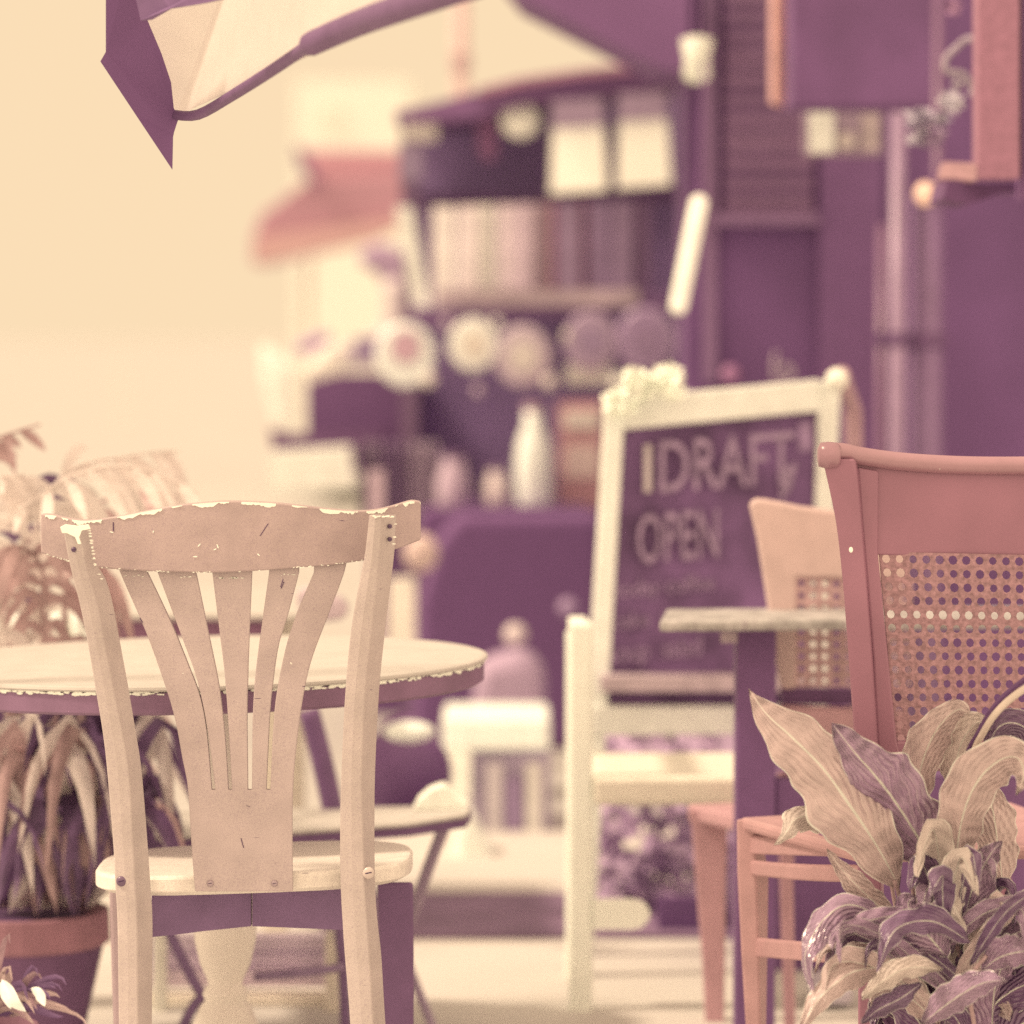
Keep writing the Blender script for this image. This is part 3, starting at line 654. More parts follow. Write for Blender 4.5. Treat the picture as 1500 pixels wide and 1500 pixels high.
# second cane chair behind
Y2 = 6.0
r2 = thing('cane_chair', 'peach cane backed chair half hidden behind the nearer cane chair', 'chair', P(1200, 1570, Y2), 'cane backed chairs')
m2 = M('#.587,.46,.466', rough=.5, var=.05); m2b = M('#.50,.315,.37', rough=.5, var=.06)
bk = [(1098, 738), (1108, 730), (1125, 732), (1175, 742), (1240, 750), (1330, 756), (1330, 850), (1166, 846), (1166, 1010), (1145, 1010), (1136, 960), (1118, 840), (1110, 790)]
obj('back_panel', prism([P(x, y, Y2+(x-1100)/937*.25) for x, y in bk], (0, .03, 0)), m2, r2, bevel=.006)
A, B, Cq, D = P(1165, 845, Y2+.03), P(1335, 850, Y2+.1), P(1335, 1006, Y2+.1), P(1165, 1006, Y2+.03)
cn2 = obj('cane_panel', cane_sheet(A, B, Cq, D, 10, 9, r=.27), M('d49c88', rough=.6, var=.2, scale=120), r2)
cn2.modifiers.new('s', 'SOLIDIFY').thickness = .002
obj('lower_rail', ppoly([(1142, 1034, Y2), (1330, 1040, Y2+.05), (1330, 1132, Y2+.05), (1146, 1126, Y2)], Y2, .03), m2b, r2, bevel=.006)
obj('lower_rail', ppoly([(1144, 1008, Y2+.04), (1330, 1010, Y2+.09), (1330, 1033, Y2+.09), (1146, 1032, Y2+.04)], Y2, .02), M('82506a', rough=.6), r2)
obj('seat', quadbox(P(1006, 1178, 6.28), P(1150, 1190, Y2), P(1420, 1190, Y2+.1), P(1300, 1178, 6.4), P(1006, 1184, 6.28).z-.02, P(1006, 1178, 6.28).z), m2b, r2, bevel=.006)
secs = [[P(xl, yv, 6.25), P(xr, yv, 6.25), P(xr, yv, 6.28), P(xl, yv, 6.28)] for yv, xl, xr in ((1185, 1008, 1074), (1215, 1014, 1066), (1300, 1020, 1063), (1400, 1028, 1062), (1560, 1036, 1060))]
obj('leg', loft(secs), m2b, r2, bevel=.004)
secs = [[P(xl, yv, 6.02), P(xr, yv, 6.02), P(xr, yv, 6.05), P(xl, yv, 6.05)] for yv, xl, xr in ((1130, 1138, 1168), (1290, 1142, 1162), (1550, 1150, 1166))]
obj('leg', loft(secs), m2b, r2, bevel=.004)
dbx = thing('planter_box', 'dark low planter box behind the legs of the cane chairs', 'planter', P(1300, 1430, 6.75))
z0_ = P(1086, 1146, 6.75).z; xL = P(1088, 1146, 6.75).x
obj('body', box(xL, xL+.75, 6.75, 7.1, .0, z0_-.03), M('84526e', rough=.7, k=1.2, var=.06), dbx, bevel=.005)
obj('rim', box(xL-.012, xL+.762, 6.738, 7.11, z0_-.029, z0_), M('8c5c74', rough=.7, k=1.2), dbx, bevel=.004)
# something pale on the ground behind the chairs' legs
small('stone_block', rect(1190, 1446, 1250, 1474, 6.35, .15), 'c9a898', 'low pale block lying on the ground behind the cane chair', 'block', bevel=.01)
# ------------------------------------------------------------------ the painted chair (in focus)
YC = 4.9
pc = thing('painted_chair', 'cream painted wooden chair with a fan shaped splat and chipped edges', 'chair', P(372, 1796, YC))
m_p = M('#.44,.365,.375', rough=.5, var=.09, scale=22, kind='paint', bump=.12, spec=.45)
m_sp = M('#.48,.42,.43', rough=.5, var=.07, scale=22, kind='paint', bump=.12, spec=.45)
m_pp = M('#.49,.445,.44', rough=.45, var=.07, scale=22, kind='paint', bump=.15, spec=.45)
m_seat = M('#.80,.78,.73', rough=.42, var=.05, scale=60, kind='paint', bump=.1, spec=.45, k=1.0)
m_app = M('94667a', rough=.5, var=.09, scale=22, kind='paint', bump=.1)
rail_pts = [(60, 753, 810), (78, 754, 816), (100, 759, 822), (128, 762, 829), (168, 757, 834), (220, 747, 837), (260, 740, 838), (310, 735, 839), (340, 734, 838), (380, 735, 836), (420, 738, 833), (480, 745, 828), (520, 748, 823), (545, 747, 819), (570, 742, 808), (590, 736, 801), (603, 733, 796), (616, 735, 791)]
def rd(x): return YC+.012-.040*math.cos((x-338)/300*math.pi/2)+.028
cols = [(x, a_, b_, rd(x)) for x, a_, b_ in cr(rail_pts, 4)]
cr_o = obj('crest_rail', ribbon(cols, .022), m_p, pc, bevel=.0032, seg=3)
# chipped paint along the rail top, with the lit top edge painted in pale
def chips(path, seed, w0, w1, dens=1):
    rnd = random.Random(seed); gg = []
    for (x0, y0, d0), (x1, y1, d1) in path:
        n = int(abs(x1-x0)+abs(y1-y0))//2
        for i in range(n):
            f = rnd.random(); x = x0+(x1-x0)*f; y = y0+(y1-y0)*f+rnd.uniform(-.8, 2.2)*w1*.4
            if rnd.random() > dens*(.25+.9*max(0, math.sin(x*.09+seed)+.6*math.sin(x*.031+2*seed))): continue
            d = d0+(d1-d0)*f
            k_ = rnd.randint(5, 7); a0 = rnd.random()*6; rx = rnd.uniform(w0, w1)*1.8; ry = rnd.uniform(w0, w1)*.6
            gg.append(prism([P(x+rx*rnd.uniform(.5, 1)*math.cos(a0+6.28*q/k_), y+ry*rnd.uniform(.5, 1)*math.sin(a0+6.28*q/k_), d) for q in range(k_)], (0, .0008, 0)))
    return join(*gg)
m_chip = M('fbe0b6', rough=.7, k=1.25, var=.03)
rnd = random.Random(17); top_ = cr(rail_pts, 14); gg = []; run = []
def flush(run):
    if len(run) > 2:
        up = [P(x, yy+1.2, rd(x)-.0009) for x, yy, h_ in run]; dn_ = [P(x, yy+1.2+h_, rd(x)-.0009) for x, yy, h_ in run[::-1]]
        gg.append(prism(up+dn_, (0, .0009, 0)))
for i, (x, yy, _b) in enumerate(top_):
    h_ = 2.6+2.6*math.sin(i*.21)+1.8*math.sin(i*.53+1)+rnd.uniform(-1.3, 1.6)
    if x < 66 or h_ < .7: flush(run); run = []
    else: run.append((x, yy, min(h_, 6.5)))
flush(run)
obj('chipped_paint', join(*gg), m_chip, cr_o)  # part chipped paint, part lit edge of the rail top
pth = [((x0, b0-1, rd(x0)-.0007), (x1, b1-1, rd(x1)-.0007)) for (x0, a0, b0), (x1, a1, b1) in zip(rail_pts[:-1], rail_pts[1:])]
obj('chipped_paint', chips(pth, 6, .5, 1.6, .5), m_chip, cr_o)
rnd = random.Random(11); gg = []
for i in range(11):
    x = rnd.uniform(70, 560); y = rnd.uniform(765, 825); a0 = rnd.random()*6; l_ = rnd.uniform(1.5, 5)
    gg.append(prism([P(x+l_*math.cos(a0)*s1+.9*math.sin(a0)*s2, y+l_*math.sin(a0)*s1*1.2-.9*math.cos(a0)*s2, rd(x)-.0006) for s1, s2 in ((-1, -.6), (.6, -1), (1, .4), (-.5, 1))], (0, .0005, 0)))
obj('chipped_paint', join(*gg), m_chip, cr_o)
gg = []
for x0, y0, x1, y1 in ((381, 785, 393, 767), (166, 765, 166, 778), (411, 860, 415, 848)):
    gg.append(prism([P(x0-.7, y0, rd(x0)-.0006), P(x0+.7, y0, rd(x0)-.0006), P(x1+.7, y1, rd(x1)-.0006), P(x1-.7, y1, rd(x1)-.0006)], (0, .0004, 0)))
obj('scratch', join(*gg), M('6a4456', rough=.9), cr_o)
# posts
def yd(py): return YC+.0+.05*((py-1290)/540)**2*(-1 if py < 1290 else -.6)
def post(rows, name='back_post', flip=False):
    secs = []
    for yv, xl, xd, xr in cr(rows, 5):
        d = yd(yv)-.006
        if not flip: secs.append([P(xl, yv, d+.001), P(xl+(xd-xl)*.5, yv, d-.003), P(xd, yv, d-.004), P(xr, yv, d+.028), P(xr-4, yv, d+.036), P(xl+3, yv, d+.030)])
        else: secs.append([P(xl, yv, d+.002), P(xl+(xd-xl)*.5, yv, d-.003), P(xd, yv, d-.004), P(xr, yv, d+.028), P(xr-4, yv, d+.036), P(xl+3, yv, d+.030)])
    return obj(name, loft(secs), m_pp, pc, bevel=.0016)
Lp = post([(770, 92, 112, 131), (800, 97, 121, 136), (821, 101, 124, 139), (850, 108, 131, 156), (890, 118, 143, 167), (950, 130, 154, 178), (1010, 140, 166, 189), (1070, 150, 178, 199), (1130, 157, 188, 208), (1240, 166, 195, 217), (1300, 169, 198, 221), (1355, 172, 201, 224), (1500, 174, 202, 223), (1796, 178, 206, 226)])
Rp = post([(754, 541, 559, 581), (790, 537, 557, 579), (820, 533, 555, 577), (910, 516, 546, 566), (1010, 506, 535, 556), (1130, 500, 530, 550), (1220, 498, 532, 549), (1300, 499, 534, 550), (1355, 502, 538, 554), (1400, 505, 541, 559), (1500, 513, 547, 565), (1796, 530, 566, 584)], flip=True)
obj('chipped_paint', chips([((541, 756, yd(755)-.012), (581, 756, yd(755)-.010)), ((580, 760, yd(755)+.006), (577, 800, yd(800)+.006))], 8, 1, 2.6, .9), m_chip, Rp)
obj('chipped_paint', chips([((131, 776, yd(780)-.001), (140, 830, yd(820)-.001)), ((142, 832, yd(820)-.001), (150, 850, yd(850)-.001))], 9, 1, 2.2, 1), m_chip, Lp)
patch = [(88, 772), (96, 768), (112, 770), (130, 768), (133, 775), (120, 777), (116, 787), (119, 797), (114, 797), (110, 787), (104, 784), (98, 781), (91, 781)]
obj('bare_patch', ppoly(patch, yd(780)-.0122, .001), m_chip, Lp, bevel=.0005)
def screw(x, y, r, d, par, hexs='d8b294', name='screw', bump=.5):
    c = P(x, y, d); rw = r/1148
    s_ = obj(name, loft([[c+Vector((rw*q*math.cos(6.2832*k/14), yy, rw*q*math.sin(6.2832*k/14))) for k in range(14)] for q, yy in ((.55, -.0026*bump*2), (.9, -.0014*bump*2), (1, .0008))]), M(hexs, rough=.35, spec=.7), par, smooth=True)
    obj('slot', join(prism([c+Vector((a*rw*.5-b*rw*.1, -.0031*bump*2, b*rw*.5+a*rw*.1)) for a, b in ((-1, -.0), (1, 0), (1, .3), (-1, .3))], (0, .0006, 0))), M('4c2a44', rough=.8), s_)
screw(540, 1279, 9.5, yd(1279)-.0095, Rp, 'cfa98c', 'bolt')
screw(178, 1291, 8, yd(1291)-.0075, Lp, '7c5460', 'bolt')
screw(571, 771, 3.6, yd(771)+.004, Rp, '6a4456'); screw(571, 790, 3.6, yd(790)+.004, Rp, '6a4456')
screw(108, 805, 4, yd(805)-.0095, Lp, '6a4456')
# fan splat
slots = [
 ([(216, 839), (251, 913), (277, 977), (293, 1020), (303, 1073), (310, 1157)], [(231, 839), (267, 935), (288, 993), (301, 1052), (309, 1105), (315.5, 1157)]),
 ([(287, 839), (307, 935), (320, 999), (327, 1052), (331.5, 1105), (334.5, 1157)], [(311, 839), (320, 913), (328, 977), (332.5, 1031), (336.5, 1095), (340, 1157)]),
 ([(369, 839), (365, 935), (363, 999), (362, 1052), (362.5, 1105), (363, 1157)], [(394, 839), (380, 940), (373, 999), (370, 1052), (369.5, 1105), (369, 1157)]),
 ([(438, 838), (421, 903), (408, 945), (400, 999), (395, 1052), (390, 1157)], [(460, 838), (437, 892), (421, 940), (408, 999), (401, 1052), (396, 1157)])]
left = [(170, 815), (176, 839), (213, 924), (240, 999), (256, 1052), (267, 1111), (275, 1153), (280, 1233), (286, 1311)]
right = [(508, 815), (504, 839), (480, 903), (456, 967), (444, 1020), (435, 1084), (429, 1153), (428, 1233), (429, 1305)]
def xat(pl, y):
    for (xa_, ya_), (xb_, yb_) in zip(pl[:-1], pl[1:]):
        if ya_ <= y <= yb_: return xa_+(xb_-xa_)*(y-ya_)/(yb_-ya_)
    return pl[0][0] if y < pl[0][1] else pl[-1][0]
left = cr(left, 4); right = cr(right, 4)
sl_s = [(cr(a_, 4), cr(b_, 4)) for a_, b_ in slots]
def spd(x, y): return YC+.006-.018*math.cos((x-350)/170*1.2)*max(0, min(1, (1290-y)/430))+.010+.014*max(0, min(1, (1290-y)/430))
rows = sorted(set([815, 826, 839]+[839+i*(1157-839)/22 for i in range(23)]))
bounds = [left]; gg = []
slat_edges = [(left, sl_s[0][0]), (sl_s[0][1], sl_s[1][0]), (sl_s[1][1], sl_s[2][0]), (sl_s[2][1], sl_s[3][0]), (sl_s[3][1], right)]
V, F = [], []
grid = {}
def addv(x, y, back):
    key = (round(x, 2), round(y, 2), back)
    if key not in grid:
        grid[key] = len(V); p = P(x, y, spd(x, y)); V.append(p+Vector((0, .011 if back else 0, 0)))
    return grid[key]
def quad(a, b, c, d): F.append([a, b, c, d])
for li, (ea, eb_) in enumerate(slat_edges):
    for r0, r1_ in zip(rows[:-1], rows[1:]):
        xa0, xb0, xa1, xb1 = xat(ea, r0), xat(eb_, r0), xat(ea, r1_), xat(eb_, r1_)
        for bk_ in (0, 1): quad(addv(xa0, r0, bk_), addv(xb0, r0, bk_), addv(xb1, r1_, bk_), addv(xa1, r1_, bk_))
        quad(addv(xa0, r0, 0), addv(xa1, r1_, 0), addv(xa1, r1_, 1), addv(xa0, r0, 1))
        quad(addv(xb0, r0, 0), addv(xb1, r1_, 0), addv(xb1, r1_, 1), addv(xb0, r0, 1))
yrow = 1157
xsb = [xat(e, yrow) for pr in slat_edges for e in pr]
for i in range(1, 9, 2): quad(addv(xsb[i], yrow, 0), addv(xsb[i+1], yrow, 0), addv(xsb[i+1], yrow, 1), addv(xsb[i], yrow, 1))
def bx(f, y):
    xl, xr = xat(left, y), xat(right, y); return xl+(xr-xl)*f
xl0, xr0 = xsb[0], xsb[-1]; fr_ = [(x-xl0)/(xr0-xl0) for x in xsb]
prows = [1157+(1306-1157)*i/6 for i in range(7)]
for r0, r1_ in zip(prows[:-1], prows[1:]):
    for i in range(9):
        a0 = (xsb[i] if r0 == 1157 else bx(fr_[i], r0)); b0 = (xsb[i+1] if r0 == 1157 else bx(fr_[i+1], r0))
        for bk_ in (0, 1): quad(addv(a0, r0, bk_), addv(b0, r0, bk_), addv(bx(fr_[i+1], r1_), r1_, bk_), addv(bx(fr_[i], r1_), r1_, bk_))
    for f_ in (0, 1):
        a0 = (xsb[0 if f_ == 0 else 9] if r0 == 1157 else bx(f_, r0))
        quad(addv(a0, r0, 0), addv(bx(f_, r1_), r1_, 0), addv(bx(f_, r1_), r1_, 1), addv(a0, r0, 1))
for i in range(9): quad(addv(bx(fr_[i], 1306), 1306, 0), addv(bx(fr_[i+1], 1306), 1306, 0), addv(bx(fr_[i+1], 1306), 1306, 1), addv(bx(fr_[i], 1306), 1306, 1))
spo = obj('fan_splat', (V, F), m_sp, pc, bevel=.0013)
screw(308, 1294, 5.2, spd(308, 1294)-.0005, spo, 'b08a7c'); screw(402, 1294, 5.2, spd(402, 1294)-.0005, spo, 'b08a7c')
gg = []
for x0, y0, x1, y1 in ((353, 1228, 357, 1242), (361, 1180, 366, 1182), (412, 862, 416, 852), (205, 905, 209, 912)):
    gg.append(prism([P(x0-.6, y0, spd(x0, y0)-.0005), P(x0+.6, y0, spd(x0, y0)-.0005), P(x1+.6, y1, spd(x1, y1)-.0005), P(x1-.6, y1, spd(x1, y1)-.0005)], (0, .0004, 0)))
obj('scratch', join(*gg), M('6a4456', rough=.9), spo)
obj('chipped_paint', chips([((176, 843, spd(176, 843)-.0008), (213, 843, spd(213, 843)-.0008)), ((236, 844, spd(236, 843)-.0008), (284, 845, spd(284, 843)-.0008)), ((315, 846, spd(340, 843)-.0008), (366, 846, spd(340, 843)-.0008)), ((397, 843, spd(400, 843)-.0008), (436, 840, spd(436, 843)-.0008))], 21, .5, 1.7, .7), m_chip, spo)
# seat
zt_s = P(372, 1279, 4.94).z
def superell(n, a, b, cx, cy, e=3.2, m_=56):
    o = []
    for k in range(m_):
        th_ = 2*math.pi*k/m_; c_, s_ = math.cos(th_), math.sin(th_)
        o.append(Vector((cx+a*math.copysign(abs(c_)**(2/e), c_), cy+b*math.copysign(abs(s_)**(2/e), s_), 0)))
    return o
cxs = P(373, 1280, 5.07).x; cyv = 5.085
sec = []
for sc_, z in ((.95, zt_s-.0265), (1, zt_s-.021), (1, zt_s-.005), (.985, zt_s-.001), (.96, zt_s)):
    base_ = superell(0, .2095*sc_, .152*sc_, cxs, cyv)
    sec.append([Vector((v.x, v.y, z+(v.x-cxs)*.035)) for v in base_])
obj('seat', loft(sec), m_seat, pc, smooth=False, bevel=.001)
# apron in two boards meeting in the middle
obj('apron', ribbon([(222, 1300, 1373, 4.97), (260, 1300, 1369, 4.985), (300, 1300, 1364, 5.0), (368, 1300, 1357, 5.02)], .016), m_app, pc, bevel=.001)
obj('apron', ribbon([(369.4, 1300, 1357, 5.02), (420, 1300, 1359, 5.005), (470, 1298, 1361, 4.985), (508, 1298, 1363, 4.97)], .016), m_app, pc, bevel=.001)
m_fl_shade = M('88586e', rough=.5, var=.06, kind='paint')  # same paint as the chair, with the leg's shade put into the colour
secs = [[P(xl, yv, 5.15), P(xr, yv, 5.15), P(xr, yv, 5.19), P(xl, yv, 5.19)] for yv, xl, xr in ((1292, 553, 605), (1400, 556, 606), (1500, 562, 606), (1760, 568, 604))]
obj('front_leg', loft(secs), m_fl_shade, pc, bevel=.004)
secs = [[P(xl, yv, 5.15), P(xr, yv, 5.15), P(xr, yv, 5.19), P(xl, yv, 5.19)] for yv, xl, xr in ((1296, 160, 205), (1400, 163, 206), (1500, 166, 206), (1760, 172, 206))]
obj('front_leg', loft(secs), M('c49a88', rough=.5, kind='paint'), pc, bevel=.004)  # left leg paler: the light on it is put into the colour
# ------------------------------------------------------------------ round table
tx = P(292, 980, 5.46).x; ty = 5.46; RT = .412; zt = .668
bt = thing('round_table', 'round cafe table with a pale chipped top on a turned pedestal', 'table', (tx, ty, 0))
def tilt(v): return Vector((v.x, v.y, v.z+(v.x-tx)*.018))
def ring(prof, n=96, c=(tx, ty, zt)):
    V, F = lathe(prof, c, n); return [tilt(v) for v in V], F
obj('tabletop', ring([(RT-.010, -.003), (RT-.003, -.002), (RT, .0006), (RT-.001, .004), (RT-.006, .0055), (.01, .0055)]), M('#.51,.50,.49', rough=.5, var=.05, scale=18, bump=.1), bt, smooth=False)
obj('rim', ring([(RT-.03, -.033), (RT-.012, -.034), (RT-.006, -.030), (RT-.0055, -.008), (RT-.006, -.0035), (RT-.03, -.0035)]), M('9c6a74', rough=.55, var=.12, scale=14, bump=.2), bt)
rnd = random.Random(4); gg = []
for i in range(420):
    a_ = rnd.uniform(-math.pi, 0); k_ = 6; sz = rnd.uniform(.0015, .0045)
    c = Vector((tx+(RT-.0048)*math.cos(a_), ty+(RT-.0048)*math.sin(a_), zt-.004+rnd.uniform(-.002, .003))); tn = Vector((-math.sin(a_), math.cos(a_), 0)); nn_ = Vector((math.cos(a_), math.sin(a_), 0))
    gg.append(prism([tilt(c+tn*(sz*1.8*math.cos(6.28*q/k_)*rnd.uniform(.6, 1))+Vector((0, 0, sz*.6*math.sin(6.28*q/k_)*rnd.uniform(.5, 1)))) for q in range(k_)], nn_*.0008))
obj('chipped_edge', join(*gg), m_chip, bt)
px_ = P(330, 1400, 5.46).x
pc0 = (px_, 5.46, 0)
prof = [(.026, .64), (.03, .60), (.030, .42), (.038, .40), (.026, .385), (.034, .365), (.041, .34), (.0455, .30), (.044, .27), (.036, .235), (.027, .216), (.024, .206), (.030, .200), (.033, .192), (.029, .184), (.038, .172), (.046, .150), (.050, .11), (.05, .06), (.05, .02)]
obj('pedestal', lathe(prof, pc0, 32), M('#.80,.78,.74', rough=.45, var=.05, scale=12), bt, smooth=True)
for k in range(3):
    a_ = math.radians(90+120*k)
    d_ = Vector((math.cos(a_), math.sin(a_), 0))
    obj('foot', tube([Vector(pc0)+d_*.03+Vector((0, 0, .06)), Vector(pc0)+d_*.15+Vector((0, 0, .06)), Vector(pc0)+d_*.27+Vector((0, 0, .018))], [.022, .02, .016], 10), M('#.80,.78,.74', rough=.5), bt, smooth=True)
# ------------------------------------------------------------------ folding chair beyond the table
fc = thing('folding_chair', 'metal folding chair with a pale seat and dark crossing rods beyond the table', 'chair', P(450, 1560, 6.1))
m_rod = M('94667a', rough=.4, spec=.5)
sq = [P(205, 1226, 5.95), P(420, 1218, 5.95), P(600, 1206, 6.0), P(682, 1193, 6.05), P(690, 1184, 6.12), P(670, 1180, 6.3), P(420, 1184, 6.42), P(215, 1192, 6.42)]
obj('seat', prism(sq, (0, 0, -.006)), M('#.51,.50,.49', rough=.5), fc, bevel=.002)
obj('seat_frame', prism([p+Vector((0, .004, -.0062)) for p in sq], (0, 0, -.016)), M('8a5a70', rough=.5), fc, bevel=.002)
def rod(pts, r=.008, mat=None, name='rod'): return obj(name, tube([P(*p) for p in cr(pts, 4)], r, 8), mat or m_rod, fc, smooth=True)
rod([(248, 1365, 6.0), (262, 1395, 6.0), (288, 1445, 6.0), (300, 1462, 6.0)], .0085)
rod([(300, 1462, 6.0), (288, 1468, 6.0), (270, 1500, 6.0), (240, 1575, 6.0)], .0085)
rod([(215, 1225, 6.0), (248, 1365, 6.0)], .0085)
rod([(372, 1431, 6.05), (440, 1426, 6.05), (505, 1416, 6.05)], .007, M('a27a80', rough=.5))
rod([(500, 1225, 6.1), (497, 1350, 6.1), (503, 1420, 6.1), (508, 1560, 6.1)], .009)
rod([(655, 1200, 6.1), (628, 1270, 6.15), (604, 1335, 6.2), (560, 1420, 6.3)], .010, M('b48c8a', rough=.4))
rod([(560, 1310, 6.3), (600, 1420, 6.25), (636, 1510, 6.1), (655, 1560, 6.1)], .008, M('b48c8a', rough=.4))
rod([(452, 1040, 6.35), (468, 1100, 6.35), (482, 1160, 6.35), (492, 1210, 6.35)], .018, M('86566e', rough=.5), 'back_upright')
small('napkin', ppoly([(604, 1188), (612, 1172), (628, 1158), (650, 1150), (668, 1166), (688, 1180), (684, 1186)], 6.2, .06), 'fbdfb6', 'white crumpled napkin on the right end of the folding seat', 'napkin', k=1.25, bevel=.008)
# bench of pale planks behind the chair legs
bn = thing('plank_step', 'low step of pale planks seen between the painted chair legs', 'step', P(370, 1493, 6.35))
for y0, y1, hx, yy in ((1372, 1396, 'c09c90', 6.45), (1398, 1420, 'bc968e', 6.44), (1422, 1446, 'c49e90', 6.43), (1458, 1474, 'ecc8a0', 6.40), (1478, 1500, 'dcb898', 6.39)):
    obj('plank', rect(205, y0, 512, y1, yy, .05), M(hx, rough=.7, var=.12, scale=14, k=1.7), bn, bevel=.003)
obj('end_post', rect(476, 1366, 496, 1512, 6.345, .03), M('f4d0a6', rough=.6, k=1.1), bn, bevel=.003)
obj('end_post', rect(224, 1366, 243, 1512, 6.345, .03), M('f8d8ae', rough=.6, k=1.1), bn, bevel=.003)
# rectangular table behind
rt = thing('side_table', 'pale long table with a dark reddish apron behind the round table', 'table', P(250, 1250, 7.0))
x0 = P(62, 900, 7.0).x; x1 = P(452, 900, 7.0).x; zt2 = P(200, 905, 7.0).z
obj('tabletop', prism([(x0, 7.0, zt2-.004), (x1, 7.0, zt2-.004), (x1-.03, 7.75, zt2-.004), (x0+.03, 7.75, zt2-.004)], (0, 0, .010)), M('#.51,.50,.49', rough=.5), rt, bevel=.003)
obj('apron', box(x0+.08, x1-.07, 7.02, 7.05, zt2-.057, zt2-.0045), M('9c626c', rough=.6, var=.1), rt)
for xx in (x0+.04, x1-.09):
    for yy in (7.06, 7.66): obj('leg', box(xx, xx+.045, yy, yy+.045, 0, zt2-.0045), M('e8c49c', rough=.6), rt, bevel=.003)
small('ashtray', ppoly([(432, 866), (452, 862), (470, 868), (498, 876), (512, 890), (504, 908), (470, 912), (440, 904)], 6.9, .06), 'c8a090', 'dusky glass dish at the right end of the long table', 'dish', bevel=.01)
# ------------------------------------------------------------------ palm and pots on the left
def pot(name, label, xl, xr, ytop, y, hexs, rimh, hexrim, zb=0, flare=.82, k=1.0):
    cx = P((xl+xr)/2, ytop, y).x; rw = (xr-xl)/2/FPX*y; zt_ = P(xl, ytop, y).z
    p_ = thing('potted_palm' if name == 'palm' else 'potted_plant', label, 'plant', (cx, y, 0))
    hr = rimh/FPX*y
    po = obj('pot', lathe([(rw*flare*.8, zb), (rw*flare*.82, zb+.01), (rw*.93, zt_-hr), (rw*.93, zt_-hr*.98)], (cx, y, 0), 36), M(hexs, rough=.7, var=.12, scale=9, k=k), p_, smooth=True)
    obj('rim', lathe([(rw*.95, zt_-hr), (rw, zt_-hr*.9), (rw*.99, zt_-.003), (rw*.94, zt_), (rw*.9, zt_-.012), (rw*.9, zt_-hr)], (cx, y, 0), 36), M(hexrim, rough=.7, var=.15, scale=12, k=k), po)
    obj('soil', lathe([(rw*.88, zt_-.03), (rw*.86, zt_-.018), (.002, zt_-.012)], (cx, y, 0), 24), M('6a4058', rough=.95, bump=.5), p_)
    return p_, cx, zt_
pm, pcx, pzt = pot('palm', 'tall palm with drooping fronds in a terracotta pot left of the painted chair', -110, 162, 1330, 6.0, '8c5a6c', 52, 'b3746e')
m_fl_ = M('#.82,.77,.76', rough=.4, var=.10, scale=12, trans=.35)
m_fm = M('d09c86', rough=.4, var=.2, scale=14, trans=.25, k=1.05)
m_fd = M('8e6074', rough=.45, var=.25, scale=14, trans=.1)
def frond(path, n, ll, w_, mat, seed, y0=6.0, droop=.6, both=True, name='frond'):
    rnd = random.Random(seed); pts = cr(path, 8); gg = []
    p3 = [P(*p) for p in pts]
    rach = tube(p3, [.006*(1-.7*i/len(p3)) for i in range(len(p3))], 6)
    rach = (rach[0], rach[1], [(0.5, .5)]*len(rach[0]))
    gg.append(rach)
    for i in range(n):
        f = .12+.88*i/n; c = p3[int(f*(len(p3)-1))]; t_ = (p3[min(len(p3)-1, int(f*(len(p3)-1))+1)]-p3[max(0, int(f*(len(p3)-1))-1)]).normalized()
        for sgn in ((-1, 1) if both else (1,)):
            L_ = ll*(1-.45*abs(f-.45)*1.6)*rnd.uniform(.8, 1.15)
            side = Vector((t_.z*sgn, sgn*rnd.uniform(.4, .8), -abs(t_.x)*rnd.uniform(.5, 1.1))).normalized()
            d0 = (t_*rnd.uniform(.5, 1.3)+side*.75).normalized(); q = []
            for s in range(6):
                u = s/5; q.append(c+d0*(L_*u)+Vector((0, 0, -droop*L_*u*u*1.0)))
            V, F, U = [], [], []
            for s, pq in enumerate(q):
                u = s/5; tt = (q[min(5, s+1)]-q[max(0, s-1)]).normalized(); sd_ = tt.cross(Vector((rnd.uniform(-.15, .15), 1, .3))).normalized()
                hw = w_*(math.sin(math.pi*(.08+.9*u))**.7)*.5+.0004
                if s == 5: hw = .0005
                V += [pq-sd_*hw, pq+sd_*hw]; U += [(u, .1), (u, .9)]
            for s in range(5): F.append([2*s, 2*s+1, 2*s+3, 2*s+2])
            gg.append((V, F, U))
    return obj(name, join(*gg), mat, pm)
# upper arching fronds, pale against the glare
rf_ = random.Random(5)
frond([(70, 1330, 6.0), (60, 1000, 6.05), (50, 790, 6.1), (100, 692, 6.15), (190, 668, 6.2), (262, 660, 6.3)], 15, .125, .019, m_fl_, 1, droop=.55)
frond([(60, 1330, 6.0), (40, 980, 6.0), (35, 780, 5.95), (90, 705, 5.9), (190, 684, 5.9), (290, 722, 5.9)], 14, .12, .019, m_fl_, 2, droop=.7)
frond([(50, 1330, 6.1), (40, 980, 6.15), (20, 790, 6.15), (50, 712, 6.2), (120, 700, 6.25)], 11, .12, .020, m_fd, 42, droop=.7)
frond([(80, 1330, 6.2), (70, 980, 6.25), (80, 800, 6.3), (150, 735, 6.35), (240, 720, 6.35), (320, 760, 6.35)], 10, .09, .018, m_fm, 43, droop=.6)
frond([(30, 1330, 6.0), (10, 960, 5.9), (-30, 760, 5.9), (0, 700, 5.9), (50, 700, 6.0)], 8, .09, .03, m_fl_, 3)
frond([(20, 1330, 6.0), (-80, 900, 6.0), (-90, 720, 6.1), (-30, 655, 6.1), (58, 622, 6.2)], 13, .08, .016, m_fm, 4, droop=.3)
frond([(60, 1330, 6.0), (70, 1050, 5.97), (62, 900, 5.97), (60, 830, 5.97), (20, 800, 5.9), (-60, 840, 5.9)], 11, .13, .020, m_fm, 5, droop=1.2)
